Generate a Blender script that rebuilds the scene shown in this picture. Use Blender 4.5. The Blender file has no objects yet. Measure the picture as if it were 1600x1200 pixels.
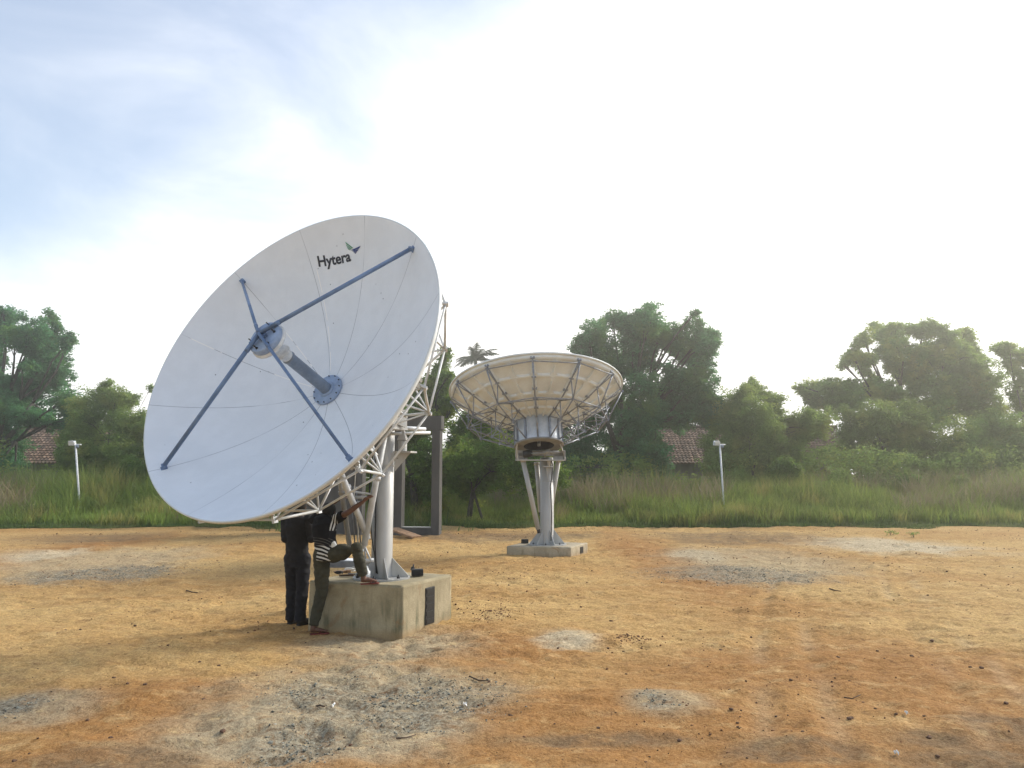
import bpy, math, random
import numpy as np
from mathutils import Vector, Matrix, Euler

random.seed(7)
rng = np.random.default_rng(11)
sc = bpy.context.scene
COL = sc.collection
R_ = math.radians

# ------------------------------------------------------------------ camera
F_PX, H_CAM, Y_HOR = 1200.0, 2.1, 745.0
PITCH = math.atan((Y_HOR - 600) / F_PX)
FW = np.array([0, math.cos(PITCH), math.sin(PITCH)])
UP = np.array([0, -math.sin(PITCH), math.cos(PITCH)])
RT = np.array([1.0, 0, 0])

def ray(px, py):
    return FW + RT * (px - 800) / F_PX - UP * (py - 600) / F_PX

def W(px, py, Y):
    """world point at forward distance Y seen at measured photo coordinates"""
    d = ray(px, py)
    t = Y / d[1]
    return Vector((d[0] * t, Y, H_CAM + d[2] * t))

def G(px, py, z=0.0):
    d = ray(px, py)
    t = (z - H_CAM) / d[2]
    return Vector((d[0] * t, d[1] * t, z))

cam_d = bpy.data.cameras.new("camera")
cam = bpy.data.objects.new("camera", cam_d)
COL.objects.link(cam)
cam.location = (0, 0, H_CAM)
cam.rotation_euler = (R_(90) + PITCH, 0, 0)
cam_d.sensor_width = 36
cam_d.lens = 27
cam_d.clip_start = 0.05
cam_d.clip_end = 3000
sc.camera = cam

# ------------------------------------------------------------------ material helpers
def new_mat(name):
    m = bpy.data.materials.new(name)
    m.use_nodes = True
    nt = m.node_tree
    for n in list(nt.nodes):
        nt.nodes.remove(n)
    out = nt.nodes.new("ShaderNodeOutputMaterial")
    return m, nt, out

class NT:
    """tiny node-building helper"""
    def __init__(s, nt):
        s.nt = nt
    def n(s, typ, inp=None, **kw):
        nd = s.nt.nodes.new(typ)
        for k, v in kw.items():
            setattr(nd, k, v)
        for k, v in (inp or {}).items():
            s.put(nd.inputs[k], v)
        return nd
    def put(s, sock, v):
        if isinstance(v, bpy.types.NodeSocket):
            s.nt.links.new(v, sock)
        else:
            sock.default_value = v
    def math(s, op, a, b=None, c=None, clamp=False):
        nd = s.nt.nodes.new("ShaderNodeMath")
        nd.operation = op
        nd.use_clamp = clamp
        for i, v in enumerate((a, b, c)):
            if v is not None:
                s.put(nd.inputs[i], v)
        return nd.outputs[0]
    def noise(s, vec, scale, detail=4, rough=0.55, dist=0.0):
        nd = s.n("ShaderNodeTexNoise")
        nd.inputs["Scale"].default_value = scale
        nd.inputs["Detail"].default_value = detail
        nd.inputs["Roughness"].default_value = rough
        nd.inputs["Distortion"].default_value = dist
        s.put(nd.inputs["Vector"], vec)
        return nd.outputs["Fac"]
    def ss(s, v, a, b, lo=0.0, hi=1.0):
        nd = s.nt.nodes.new("ShaderNodeMapRange")
        nd.interpolation_type = "SMOOTHSTEP"
        s.put(nd.inputs["Value"], v)
        nd.inputs["From Min"].default_value = a
        nd.inputs["From Max"].default_value = b
        nd.inputs["To Min"].default_value = lo
        nd.inputs["To Max"].default_value = hi
        return nd.outputs["Result"]
    def mix(s, f, a, b, blend="MIX"):
        nd = s.nt.nodes.new("ShaderNodeMix")
        nd.data_type = "RGBA"
        nd.blend_type = blend
        s.put(nd.inputs["Factor"], f)
        for k, v in ((6, a), (7, b)):
            if not isinstance(v, bpy.types.NodeSocket):
                v = (*v, 1) if len(v) == 3 else v
            s.put(nd.inputs[k], v)
        return nd.outputs[2]
    def scale(s, vec, sx, sy, sz):
        nd = s.n("ShaderNodeMapping")
        s.put(nd.inputs["Vector"], vec)
        nd.inputs["Scale"].default_value = (sx, sy, sz)
        return nd.outputs[0]

def simple(name, c1, c2=None, scale=6.0, rough=0.6, metal=0.0, bump=0.0, bscale=40.0, spec=0.4,
           speck=None, speck_amt=0.66, streak=False):
    m, nt, out = new_mat(name)
    t = NT(nt)
    co = t.n("ShaderNodeTexCoord").outputs["Object"]
    c2 = c2 or tuple(x * 0.75 for x in c1)
    v = t.scale(co, 1, 1, 0.18) if streak else co
    f = t.ss(t.noise(v, scale, 6, 0.62), 0.36, 0.66)
    col = t.mix(f, c2, c1)
    if speck:
        sp = t.ss(t.noise(co, scale * 5, 3, 0.5), speck_amt, speck_amt + 0.04)
        col = t.mix(sp, col, speck)
    b = t.n("ShaderNodeBsdfPrincipled")
    t.put(b.inputs["Base Color"], col)
    b.inputs["Metallic"].default_value = metal
    b.inputs["Specular IOR Level"].default_value = spec
    t.put(b.inputs["Roughness"], t.ss(t.noise(co, scale * 2.3, 4), 0.2, 0.8, rough - 0.08, rough + 0.1))
    if bump:
        bn = t.n("ShaderNodeBump")
        bn.inputs["Strength"].default_value = bump
        bn.inputs["Distance"].default_value = 0.02
        t.put(bn.inputs["Height"], t.noise(co, bscale, 6, 0.6))
        t.put(b.inputs["Normal"], bn.outputs[0])
    nt.links.new(b.outputs[0], out.inputs[0])
    return m

def foliage_mat(name, dark, light, warm, trans=0.35):
    m, nt, out = new_mat(name)
    t = NT(nt)
    at = t.n("ShaderNodeAttribute", attribute_name="tone").outputs["Fac"]
    co = t.n("ShaderNodeTexCoord").outputs["Object"]
    col = t.mix(at, dark, light)
    col = t.mix(t.ss(t.noise(co, 0.55, 3), 0.48, 0.7), col, warm)
    d = t.n("ShaderNodeBsdfPrincipled")
    t.put(d.inputs["Base Color"], col)
    d.inputs["Roughness"].default_value = 0.6
    d.inputs["Specular IOR Level"].default_value = 0.25
    tr = t.n("ShaderNodeBsdfTranslucent")
    t.put(tr.inputs["Color"], t.mix(0.5, col, warm))
    mx = t.n("ShaderNodeMixShader")
    mx.inputs[0].default_value = trans
    nt.links.new(d.outputs[0], mx.inputs[1])
    nt.links.new(tr.outputs[0], mx.inputs[2])
    nt.links.new(mx.outputs[0], out.inputs[0])
    return m

M = {}
M["blue_steel"] = simple("blue_steel", (0.17, 0.25, 0.40), (0.11, 0.17, 0.29), 5, 0.45, 0.15, bump=0.08)
M["flange"] = simple("flange_paint", (0.33, 0.42, 0.58), (0.25, 0.33, 0.47), 9, 0.5, 0.1, speck=(0.06, 0.06, 0.07), speck_amt=0.7)
M["tube_grey"] = simple("tube_grey", (0.26, 0.31, 0.38), (0.19, 0.23, 0.29), 8, 0.5, 0.1)
M["horn_white"] = simple("horn_white", (0.78, 0.78, 0.76), (0.62, 0.63, 0.62), 14, 0.5)
M["bolt_dark"] = simple("bolt_dark", (0.05, 0.05, 0.055), (0.02, 0.02, 0.025), 20, 0.5, 0.3)
M["truss_cream"] = simple("truss_cream", (0.66, 0.69, 0.73), (0.50, 0.52, 0.53), 4, 0.5, 0.05, speck=(0.25, 0.17, 0.10), speck_amt=0.72)
M["galvanised"] = simple("galvanised", (0.30, 0.33, 0.38), (0.20, 0.22, 0.26), 7, 0.42, 0.45, bump=0.05)
M["mast_paint"] = simple("mast_paint", (0.50, 0.50, 0.49), (0.36, 0.36, 0.35), 2.2, 0.48, 0.1, streak=True, speck=(0.14, 0.12, 0.1), speck_amt=0.735)
M["drum"] = simple("drum_sheet", (0.66, 0.71, 0.78), (0.52, 0.57, 0.63), 5, 0.4, 0.25)
M["bracket"] = simple("bracket_steel", (0.42, 0.43, 0.43), (0.30, 0.30, 0.29), 6, 0.55, 0.2, speck=(0.16, 0.10, 0.06), speck_amt=0.7)
M["hole_dark"] = simple("dark_cavity", (0.05, 0.035, 0.035), (0.03, 0.02, 0.025), 5, 0.8)
M["plate_brown"] = simple("back_plate", (0.27, 0.275, 0.27), (0.19, 0.19, 0.185), 5, 0.6, 0.1)
M["black_plastic"] = simple("black_plastic", (0.012, 0.012, 0.014), (0.02, 0.02, 0.02), 30, 0.55)
M["cable_white"] = simple("cable_white", (0.7, 0.7, 0.68), (0.55, 0.55, 0.52), 20, 0.5)
M["wood"] = simple("weathered_wood", (0.34, 0.21, 0.12), (0.20, 0.12, 0.07), 9, 0.8, bump=0.2)
M["stone"] = simple("dark_stone", (0.19, 0.10, 0.055), (0.09, 0.055, 0.04), 30, 0.9, bump=0.3)
M["lamp_white"] = simple("lamp_white", (0.75, 0.77, 0.79), (0.6, 0.62, 0.64), 8, 0.5)
M["dark_glass"] = simple("panel_dark", (0.05, 0.06, 0.09), (0.04, 0.045, 0.06), 8, 0.3)
M["bark"] = simple("bark", (0.085, 0.078, 0.065), (0.04, 0.036, 0.03), 5, 0.9, bump=0.5, bscale=14)
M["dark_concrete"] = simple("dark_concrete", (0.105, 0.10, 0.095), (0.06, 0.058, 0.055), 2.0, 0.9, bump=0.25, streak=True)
M["sill_concrete"] = simple("sill_concrete", (0.42, 0.42, 0.40), (0.30, 0.30, 0.28), 4, 0.9)
M["plaster"] = simple("old_plaster", (0.30, 0.29, 0.26), (0.17, 0.165, 0.145), 1.6, 0.9, bump=0.2, streak=True)
M["paper"] = simple("paper", (0.85, 0.85, 0.83), (0.75, 0.75, 0.73), 9, 0.8)
M["twig"] = simple("twig", (0.11, 0.07, 0.045), (0.06, 0.04, 0.03), 20, 0.9)
M["skin"] = simple("skin", (0.14, 0.065, 0.038), (0.10, 0.045, 0.028), 18, 0.5)
M["hair"] = simple("hair", (0.006, 0.005, 0.005), (0.012, 0.01, 0.009), 60, 0.7, bump=0.6, bscale=160)
M["shirt_black"] = simple("shirt_black", (0.006, 0.006, 0.009), (0.012, 0.011, 0.014), 12, 0.85, bump=0.3, bscale=22)
M["trouser_navy"] = simple("trouser_navy", (0.009, 0.009, 0.016), (0.005, 0.005, 0.009), 10, 0.85, bump=0.35, bscale=16)
M["trouser_olive"] = simple("trouser_olive", (0.05, 0.048, 0.028), (0.030, 0.028, 0.017), 10, 0.85, bump=0.35, bscale=16)
M["sandal"] = simple("sandal_red", (0.20, 0.035, 0.022), (0.11, 0.02, 0.015), 20, 0.6)
M["shoe"] = simple("shoe_black", (0.012, 0.011, 0.011), (0.02, 0.018, 0.016), 20, 0.6)
M["gunmetal"] = simple("tool_steel", (0.16, 0.16, 0.17), (0.08, 0.075, 0.07), 20, 0.4, 0.6)

M["leaf_dark"] = foliage_mat("leaf_dark", (0.026, 0.11, 0.055), (0.11, 0.35, 0.15), (0.19, 0.36, 0.09), 0.45)
M["leaf_bush"] = foliage_mat("leaf_bush", (0.07, 0.165, 0.036), (0.27, 0.42, 0.10), (0.42, 0.47, 0.12), 0.48)
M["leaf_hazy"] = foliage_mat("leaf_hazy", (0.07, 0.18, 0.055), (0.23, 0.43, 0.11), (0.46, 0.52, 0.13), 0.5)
M["leaf_lime"] = foliage_mat("leaf_lime", (0.035, 0.11, 0.02), (0.15, 0.31, 0.05), (0.38, 0.42, 0.07), 0.4)
M["palm_leaf"] = foliage_mat("palm_leaf", (0.012, 0.03, 0.018), (0.03, 0.06, 0.03), (0.05, 0.07, 0.03))
M["grass"] = foliage_mat("grass", (0.07, 0.15, 0.02), (0.3, 0.44, 0.08), (0.42, 0.37, 0.12), 0.35)
M["straw"] = foliage_mat("seed_heads", (0.24, 0.20, 0.11), (0.38, 0.33, 0.2), (0.35, 0.27, 0.15), 0.3)
M["weed"] = foliage_mat("weed", (0.052, 0.1105, 0.0286), (0.169, 0.26, 0.065), (0.195, 0.221, 0.078), 0.42)

# reflector front: white paint, fine panel seams every 30 degrees, chips and faint grime
def reflector_mat(name, R, base, base2, bright_seams=()):
    m, nt, out = new_mat(name)
    t = NT(nt)
    co = t.n("ShaderNodeTexCoord").outputs["Object"]
    sx = t.n("ShaderNodeSeparateXYZ", {"Vector": co})
    x, y = sx.outputs[0], sx.outputs[1]
    ang = t.math("ARCTAN2", y, x)
    r = t.math("SQRT", t.math("ADD", t.math("MULTIPLY", x, x), t.math("MULTIPLY", y, y)))
    a0 = R_(SEAM0)
    u = t.math("DIVIDE", t.math("SUBTRACT", ang, a0), R_(30))
    fr = t.math("SUBTRACT", u, t.math("ROUND", u))
    dist = t.math("MULTIPLY", t.math("ABSOLUTE", fr), t.math("MULTIPLY", r, R_(30)))
    line = t.ss(dist, 0.0015, 0.0042, 1.0, 0.0)
    fade = t.ss(t.noise(co, 1.6, 2), 0.34, 0.52, 0.25, 1.0)
    grime = t.ss(t.noise(co, 3.2, 7, 0.66), 0.34, 0.7)
    col = t.mix(grime, base2, base)
    streak = t.ss(t.noise(t.scale(co, 7, 1.0, 1), 2.0, 5, 0.6), 0.55, 0.85, 0.0, 0.16)
    col = t.mix(streak, col, tuple(b * 0.72 for b in base2))
    cell = t.n("ShaderNodeTexVoronoi", {"Vector": co, "Scale": 5.5})
    near = t.ss(t.math("ADD", cell.outputs["Distance"], t.math("MULTIPLY", t.noise(co, 55, 3), 0.10)), 0.085, 0.105, 1.0, 0.0)
    gate = t.math("GREATER_THAN", t.noise(co, 1.1, 1), 0.50)
    col = t.mix(t.math("MULTIPLY", near, gate), col, (0.10, 0.11, 0.14))
    col = t.mix(t.math("MULTIPLY", line, fade), col, (0.24, 0.26, 0.30))
    # sky light through the few open seams, painted as pale broken dashes
    for a, r0, r1 in bright_seams:
        da = t.math("ABSOLUTE", t.math("SUBTRACT", ang, R_(a)))
        dd = t.math("MULTIPLY", da, r)
        l2 = t.ss(dd, 0.004, 0.0075, 1.0, 0.0)
        seg = t.math("MULTIPLY", t.math("GREATER_THAN", r, r0), t.math("LESS_THAN", r, r1))
        dash = t.ss(t.math("SINE", t.math("MULTIPLY", r, 17.0)), -0.9, -0.6)
        col = t.mix(t.math("MULTIPLY", t.math("MULTIPLY", l2, seg), dash), col, (0.95, 0.93, 0.90))
    b = t.n("ShaderNodeBsdfPrincipled")
    t.put(b.inputs["Base Color"], col)
    b.inputs["Roughness"].default_value = 0.5
    b.inputs["Specular IOR Level"].default_value = 0.35
    bn = t.n("ShaderNodeBump")
    bn.inputs["Strength"].default_value = 0.15
    bn.inputs["Distance"].default_value = 0.01
    t.put(bn.inputs["Height"], t.noise(co, 2.4, 3))
    t.put(b.inputs["Normal"], bn.outputs[0])
    nt.links.new(b.outputs[0], out.inputs[0])
    return m

# ------------------------------------------------------------------ object helpers
def tag(o, label=None, cat=None, group=None, kind=None):
    if label: o["label"] = label
    if cat: o["category"] = cat
    if group: o["group"] = group
    if kind: o["kind"] = kind
    return o

def empty(name, loc, label=None, cat=None, group=None):
    o = bpy.data.objects.new(name, None)
    o.empty_display_size = 0.2
    COL.objects.link(o)
    o.location = loc
    ORG[o.name] = Vector(loc)
    return tag(o, label, cat, group)

ORG = {}

class MB:
    def __init__(s):
        s.v, s.f, s.mi, s.sm = [], [], [], []
    def _add(s, vs, fs, mi=0, sm=False):
        o = len(s.v)
        s.v += [tuple(p) for p in vs]
        for f in fs:
            s.f.append(tuple(i + o for i in f)); s.mi.append(mi); s.sm.append(sm)
        return s
    def box(s, c, size, rot=None, mi=0, bevel=0.0):
        m = (rot if isinstance(rot, Matrix) else Euler(rot or (0, 0, 0)).to_matrix()).to_3x3()
        hx, hy, hz = size[0] / 2, size[1] / 2, size[2] / 2
        b = min(bevel, hx * .9, hy * .9, hz * .9)
        if b <= 0:
            P = [Vector((x * hx, y * hy, z * hz)) for z in (-1, 1) for y in (-1, 1) for x in (-1, 1)]
            F = [(0, 2, 3, 1), (4, 5, 7, 6), (0, 1, 5, 4), (2, 6, 7, 3), (0, 4, 6, 2), (1, 3, 7, 5)]
            return s._add([m @ p + Vector(c) for p in P], F, mi)
        import bmesh
        bm = bmesh.new()
        bmesh.ops.create_cube(bm, size=1)
        for v in bm.verts: v.co = Vector((v.co.x * 2 * hx, v.co.y * 2 * hy, v.co.z * 2 * hz))
        bmesh.ops.bevel(bm, geom=list(bm.edges), offset=b, segments=2, affect="EDGES", profile=0.6)
        bm.verts.index_update()
        s._add([m @ v.co + Vector(c) for v in bm.verts], [[v.index for v in f.verts] for f in bm.faces], mi)
        bm.free()
        return s
    def tube(s, pts, rad, seg=10, mi=0, caps=True, sm=True):
        pts = [Vector(p) for p in pts]
        rads = rad if isinstance(rad, (list, tuple)) else [rad] * len(pts)
        prev = None
        vs, fs = [], []
        for i, p in enumerate(pts):
            if i == 0: d = pts[1] - pts[0]
            elif i == len(pts) - 1: d = pts[-1] - pts[-2]
            else: d = (pts[i + 1] - p).normalized() + (p - pts[i - 1]).normalized()
            d.normalize()
            if prev is None:
                a = Vector((0, 0, 1)) if abs(d.z) < 0.9 else Vector((1, 0, 0))
                u = d.cross(a).normalized()
            else:
                u = (prev - d * prev.dot(d)).normalized()
            prev = u
            w = d.cross(u)
            for k in range(seg):
                t = 2 * math.pi * k / seg
                vs.append(p + (u * math.cos(t) + w * math.sin(t)) * rads[i])
        for i in range(len(pts) - 1):
            for k in range(seg):
                a, b = i * seg + k, i * seg + (k + 1) % seg
                fs.append((a, b, b + seg, a + seg))
        s._add(vs, fs, mi, sm)
        if caps:
            n = len(pts)
            o = len(s.v) - len(vs)
            s.f.append(tuple(o + k for k in range(seg))[::-1]); s.mi.append(mi); s.sm.append(False)
            s.f.append(tuple(o + (n - 1) * seg + k for k in range(seg))); s.mi.append(mi); s.sm.append(False)
        return s
    def lathe(s, prof, seg=32, mat=None, mi=0, sm=True, closed=False):
        mat = mat or Matrix.Identity(4)
        vs, fs = [], []
        for (r, z) in prof:
            for k in range(seg):
                t = 2 * math.pi * k / seg
                vs.append(mat @ Vector((r * math.cos(t), r * math.sin(t), z)))
        n = len(prof)
        for i in range(n if closed else n - 1):
            for k in range(seg):
                a, b = i * seg + k, i * seg + (k + 1) % seg
                c, d = ((i + 1) % n) * seg + (k + 1) % seg, ((i + 1) % n) * seg + k
                fs.append((a, b, c, d))
        return s._add(vs, fs, mi, sm)
    def prism(s, poly, z0, z1, mat=None, mi=0):
        mat = mat or Matrix.Identity(4)
        n = len(poly)
        vs = [mat @ Vector((x, y, z0)) for x, y in poly] + [mat @ Vector((x, y, z1)) for x, y in poly]
        fs = [tuple(range(n))[::-1], tuple(range(n, 2 * n))] + [(i, (i + 1) % n, (i + 1) % n + n, i + n) for i in range(n)]
        return s._add(vs, fs, mi)
    def build(s, name, mats, parent=None, matrix=None, recalc=True):
        """matrix: world matrix of the object's own frame (vertices given in that frame);
        otherwise vertices are world coordinates."""
        me = bpy.data.meshes.new(name)
        if matrix is None:
            if parent is not None:
                org = ORG[parent.name]
            elif s.v:
                a = np.array(s.v)
                org = Vector(((a[:, 0].min() + a[:, 0].max()) / 2, (a[:, 1].min() + a[:, 1].max()) / 2, a[:, 2].min()))
            else:
                org = Vector((0, 0, 0))
            vs = [(x - org.x, y - org.y, z - org.z) for x, y, z in s.v]
        else:
            vs = s.v
        me.from_pydata(vs, [], s.f)
        me.update()
        if recalc:
            import bmesh
            bm = bmesh.new(); bm.from_mesh(me)
            bmesh.ops.recalc_face_normals(bm, faces=bm.faces)
            bm.to_mesh(me); bm.free()
        for m in (mats if isinstance(mats, (list, tuple)) else [mats]):
            me.materials.append(m)
        me.polygons.foreach_set("material_index", s.mi)
        me.polygons.foreach_set("use_smooth", s.sm)
        o = bpy.data.objects.new(name, me)
        COL.objects.link(o)
        if matrix is None:
            if parent is None:
                o.location = org
            ORG[o.name] = org
        else:
            ORG[o.name] = Vector((0, 0, 0))
        if parent is not None:
            o.parent = parent
            if matrix is not None:
                o.matrix_parent_inverse = Matrix.Identity(4)
                o.matrix_basis = WORLD(parent).inverted() @ matrix
        if matrix is not None:
            WM[o.name] = matrix.copy()
        return o

WM = {}
def WORLD(o):
    if o.name in WM: return WM[o.name]
    if o.parent is None: return Matrix.Translation(o.location)
    return Matrix.Translation(ORG[o.name])

def copy_part(o, parent, matrix):
    c = o.copy()
    COL.objects.link(c)
    c.parent = parent
    c.matrix_parent_inverse = Matrix.Identity(4)
    c.matrix_basis = WORLD(parent).inverted() @ matrix
    WM[c.name] = matrix.copy()
    return c

def array_mesh(name, verts, faces, mats, parent=None, tone=None, org=None, smooth=False, mi=None):
    """big mesh from numpy arrays, faces an (n,4) or (n,3) array"""
    me = bpy.data.meshes.new(name)
    org = ORG[parent.name] if parent is not None else (Vector(org) if org is not None else Vector((0, 0, 0)))
    v = verts - np.array(org)
    k = faces.shape[1]
    me.vertices.add(len(v)); me.vertices.foreach_set("co", v.astype(np.float32).ravel())
    me.loops.add(faces.size); me.loops.foreach_set("vertex_index", faces.astype(np.int32).ravel())
    me.polygons.add(len(faces))
    me.polygons.foreach_set("loop_start", np.arange(0, faces.size, k, dtype=np.int32))
    me.polygons.foreach_set("use_smooth", np.full(len(faces), smooth))
    for m in (mats if isinstance(mats, (list, tuple)) else [mats]):
        me.materials.append(m)
    if mi is not None: me.polygons.foreach_set("material_index", mi.astype(np.int32))
    me.update(calc_edges=True)
    if tone is not None:
        a = me.attributes.new("tone", "FLOAT", "POINT")
        a.data.foreach_set("value", tone.astype(np.float32))
    o = bpy.data.objects.new(name, me)
    COL.objects.link(o)
    if parent is None: o.location = org
    else: o.parent = parent
    ORG[o.name] = Vector(org)
    return o

# value-noise in numpy (2-D)
def vnoise(x, y, seed=0):
    xi, yi = np.floor(x).astype(np.int64), np.floor(y).astype(np.int64)
    fx, fy = x - xi, y - yi
    fx, fy = fx * fx * (3 - 2 * fx), fy * fy * (3 - 2 * fy)
    def h(a, b):
        n = (a * 374761393 + b * 668265263 + seed * 974634777) & 0xFFFFFFFF
        n = ((n ^ (n >> 13)) * 1274126177) & 0xFFFFFFFF
        n = (n ^ (n >> 16)) & 0xFFFFFFFF
        return n / 4294967295.0
    return (h(xi, yi) * (1 - fx) + h(xi + 1, yi) * fx) * (1 - fy) + (h(xi, yi + 1) * (1 - fx) + h(xi + 1, yi + 1) * fx) * fy

def fbm(x, y, seed=0, octv=4, gain=0.5):
    s = 0; a = 1; tot = 0
    for i in range(octv):
        s = s + a * vnoise(x * 2 ** i + 17.3 * i, y * 2 ** i - 9.1 * i, seed + i); tot += a; a *= gain
    return s / tot

def sstep(v, a, b):
    t = np.clip((v - a) / (b - a), 0, 1)
    return t * t * (3 - 2 * t)

# ------------------------------------------------------------------ world and sun
SUN_AZ, SUN_EL = R_(60), R_(33)
SUN_DIR = Vector((math.sin(SUN_AZ) * math.cos(SUN_EL), math.cos(SUN_AZ) * math.cos(SUN_EL), math.sin(SUN_EL)))
w = bpy.data.worlds.new("World")
sc.world = w
w.use_nodes = True
nt = w.node_tree
for n in list(nt.nodes): nt.nodes.remove(n)
t = NT(nt)
co = t.n("ShaderNodeTexCoord").outputs["Generated"]
sky = t.n("ShaderNodeTexSky", sky_type="NISHITA", sun_disc=False, sun_elevation=SUN_EL, sun_rotation=SUN_AZ,
          altitude=20.0, air_density=1.2, dust_density=0.6, ozone_density=3.0)
bg1 = t.n("ShaderNodeBackground", {"Strength": 0.13})
t.put(bg1.inputs["Color"], sky.outputs[0])
sep = t.n("ShaderNodeSeparateXYZ", {"Vector": co})
dotn = t.n("ShaderNodeVectorMath", operation="DOT_PRODUCT")
t.put(dotn.inputs[0], co)
cd = Vector((math.sin(R_(42)) * math.cos(R_(16)), math.cos(R_(42)) * math.cos(R_(16)), math.sin(R_(16))))
dotn.inputs[1].default_value = cd
wisp = t.noise(t.scale(co, 1.0, 1.3, 2.8), 2.05, 9, 0.58, 0.6)
soft = t.noise(t.scale(co, 1.0, 1.0, 1.8), 1.1, 3, 0.5, 0.2)
low = t.ss(sep.outputs[2], 0.10, 0.36, 0.50, 0.06)
high = t.ss(sep.outputs[2], 0.40, 0.60, 0.0, -0.10)
low = t.math("ADD", low, high)
cl = t.math("ADD", t.math("ADD", t.math("MULTIPLY", dotn.outputs["Value"], 0.8), t.math("MULTIPLY", t.math("SUBTRACT", wisp, 0.5), 0.85)),
            t.math("ADD", low, t.math("MULTIPLY", t.math("SUBTRACT", soft, 0.5), 0.5)))
CLOUD = (0.20, 1.04)
mask = t.ss(cl, CLOUD[0], CLOUD[1], 0.20, 1.0)
bg2 = t.n("ShaderNodeBackground", {"Color": (1.0, 0.985, 0.965, 1), "Strength": 1.1})
mxs = t.n("ShaderNodeMixShader")
t.put(mxs.inputs[0], mask)
nt.links.new(bg1.outputs[0], mxs.inputs[1])
nt.links.new(bg2.outputs[0], mxs.inputs[2])
wo = nt.nodes.new("ShaderNodeOutputWorld")
nt.links.new(mxs.outputs[0], wo.inputs[0])

sun_d = bpy.data.lights.new("sun", "SUN")
sun_d.energy = 3.0
sun_d.angle = R_(20)
sun_d.color = (1.0, 0.94, 0.83)
sun = bpy.data.objects.new("sun", sun_d)
COL.objects.link(sun)
sun.rotation_euler = (-SUN_DIR).to_track_quat("-Z", "Y").to_euler()

sc.view_settings.view_transform = "Standard"
sc.view_settings.look = "None"
sc.view_settings.exposure = 0.6
sc.view_settings.gamma = 1.0
sc.render.engine = "CYCLES"
sc.cycles.max_bounces = 6
sc.cycles.diffuse_bounces = 4
sc.cycles.transmission_bounces = 3
sc.cycles.volume_bounces = 0
sc.cycles.use_denoising = True

# ------------------------------------------------------------------ ground
def ell(cx, cy, wx, y0, y1):
    """patch centre and half sizes on the ground from its measured extent in the photo"""
    c = G(cx, (y0 + y1) / 2); a = G(cx, y0); b = G(cx, y1)
    cyy = (a.y + b.y) / 2
    return (c.x * cyy / c.y, cyy, wx / 2 / F_PX * c.y, (a.y - b.y) / 2)

GREY_SAND = [ell(560, 0, 400, 1040, 1130), ell(430, 0, 330, 1080, 1215), ell(600, 0, 240, 985, 1045), ell(560, 0, 330, 1100, 1190)]
GRAVEL = [ell(640, 0, 250, 1060, 1140), ell(530, 0, 200, 1066, 1130), ell(640, 0, 170, 1110, 1150), ell(470, 0, 120, 1130, 1190),
          ell(1022, 0, 60, 1088, 1122), ell(5, 0, 90, 1086, 1120), ell(160, 0, 230, 885, 913), ell(1165, 0, 230, 885, 913)]
GREY_SOIL = [ell(170, 0, 260, 856, 906), ell(1175, 0, 260, 856, 906), ell(1040, 0, 120, 1085, 1125), ell(50, 0, 200, 1080, 1130)]
PALE = [ell(888, 0, 95, 990, 1018), ell(1380, 0, 230, 842, 866), ell(70, 0, 90, 860, 880), ell(1090, 0, 80, 860, 880)]
RED_BITS = [ell(775, 0, 80, 957, 975), ell(985, 0, 75, 995, 1012)]
DIRT_AND_SHADE = [ell(950, 0, 300, 1150, 1175), ell(150, 0, 260, 1165, 1230), ell(1250, 0, 200, 1165, 1200), ell(1580, 0, 120, 1120, 1170), ell(1455, 0, 150, 1148, 1176), ell(1540, 0, 240, 1160, 1230), ell(150, 0, 200, 832, 850), ell(1150, 0, 260, 832, 850),
             ell(770, 0, 300, 832, 845)]  # near corner patches paint shade into the sand; far strips are brown dirt
ORANGE = [ell(800, 0, 2600, 1060, 1600), ell(1300, 0, 800, 1010, 1100), ell(250, 0, 500, 1060, 1150), ell(900, 0, 500, 1080, 1240), ell(200, 0, 440, 1110, 1260), ell(1450, 0, 500, 1000, 1240), ell(60, 0, 190, 830, 950), ell(1030, 0, 160, 835, 960),
          ell(620, 0, 240, 985, 1030), ell(740, 0, 420, 985, 1060)]

def patch(x, y, lst, seed, soft=0.55, jag=0.9):
    m = np.zeros_like(x)
    nz = fbm(x * 1.6, y * 1.6, seed, 5, 0.6) - 0.5
    for cx, cy, a, b in lst:
        d = np.sqrt(((x - cx) / a) ** 2 + ((y - cy) / b) ** 2) + nz * jag
        m = np.maximum(m, 1 - sstep(d, 1 - soft / 2, 1 + soft / 2))
    return m

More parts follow.
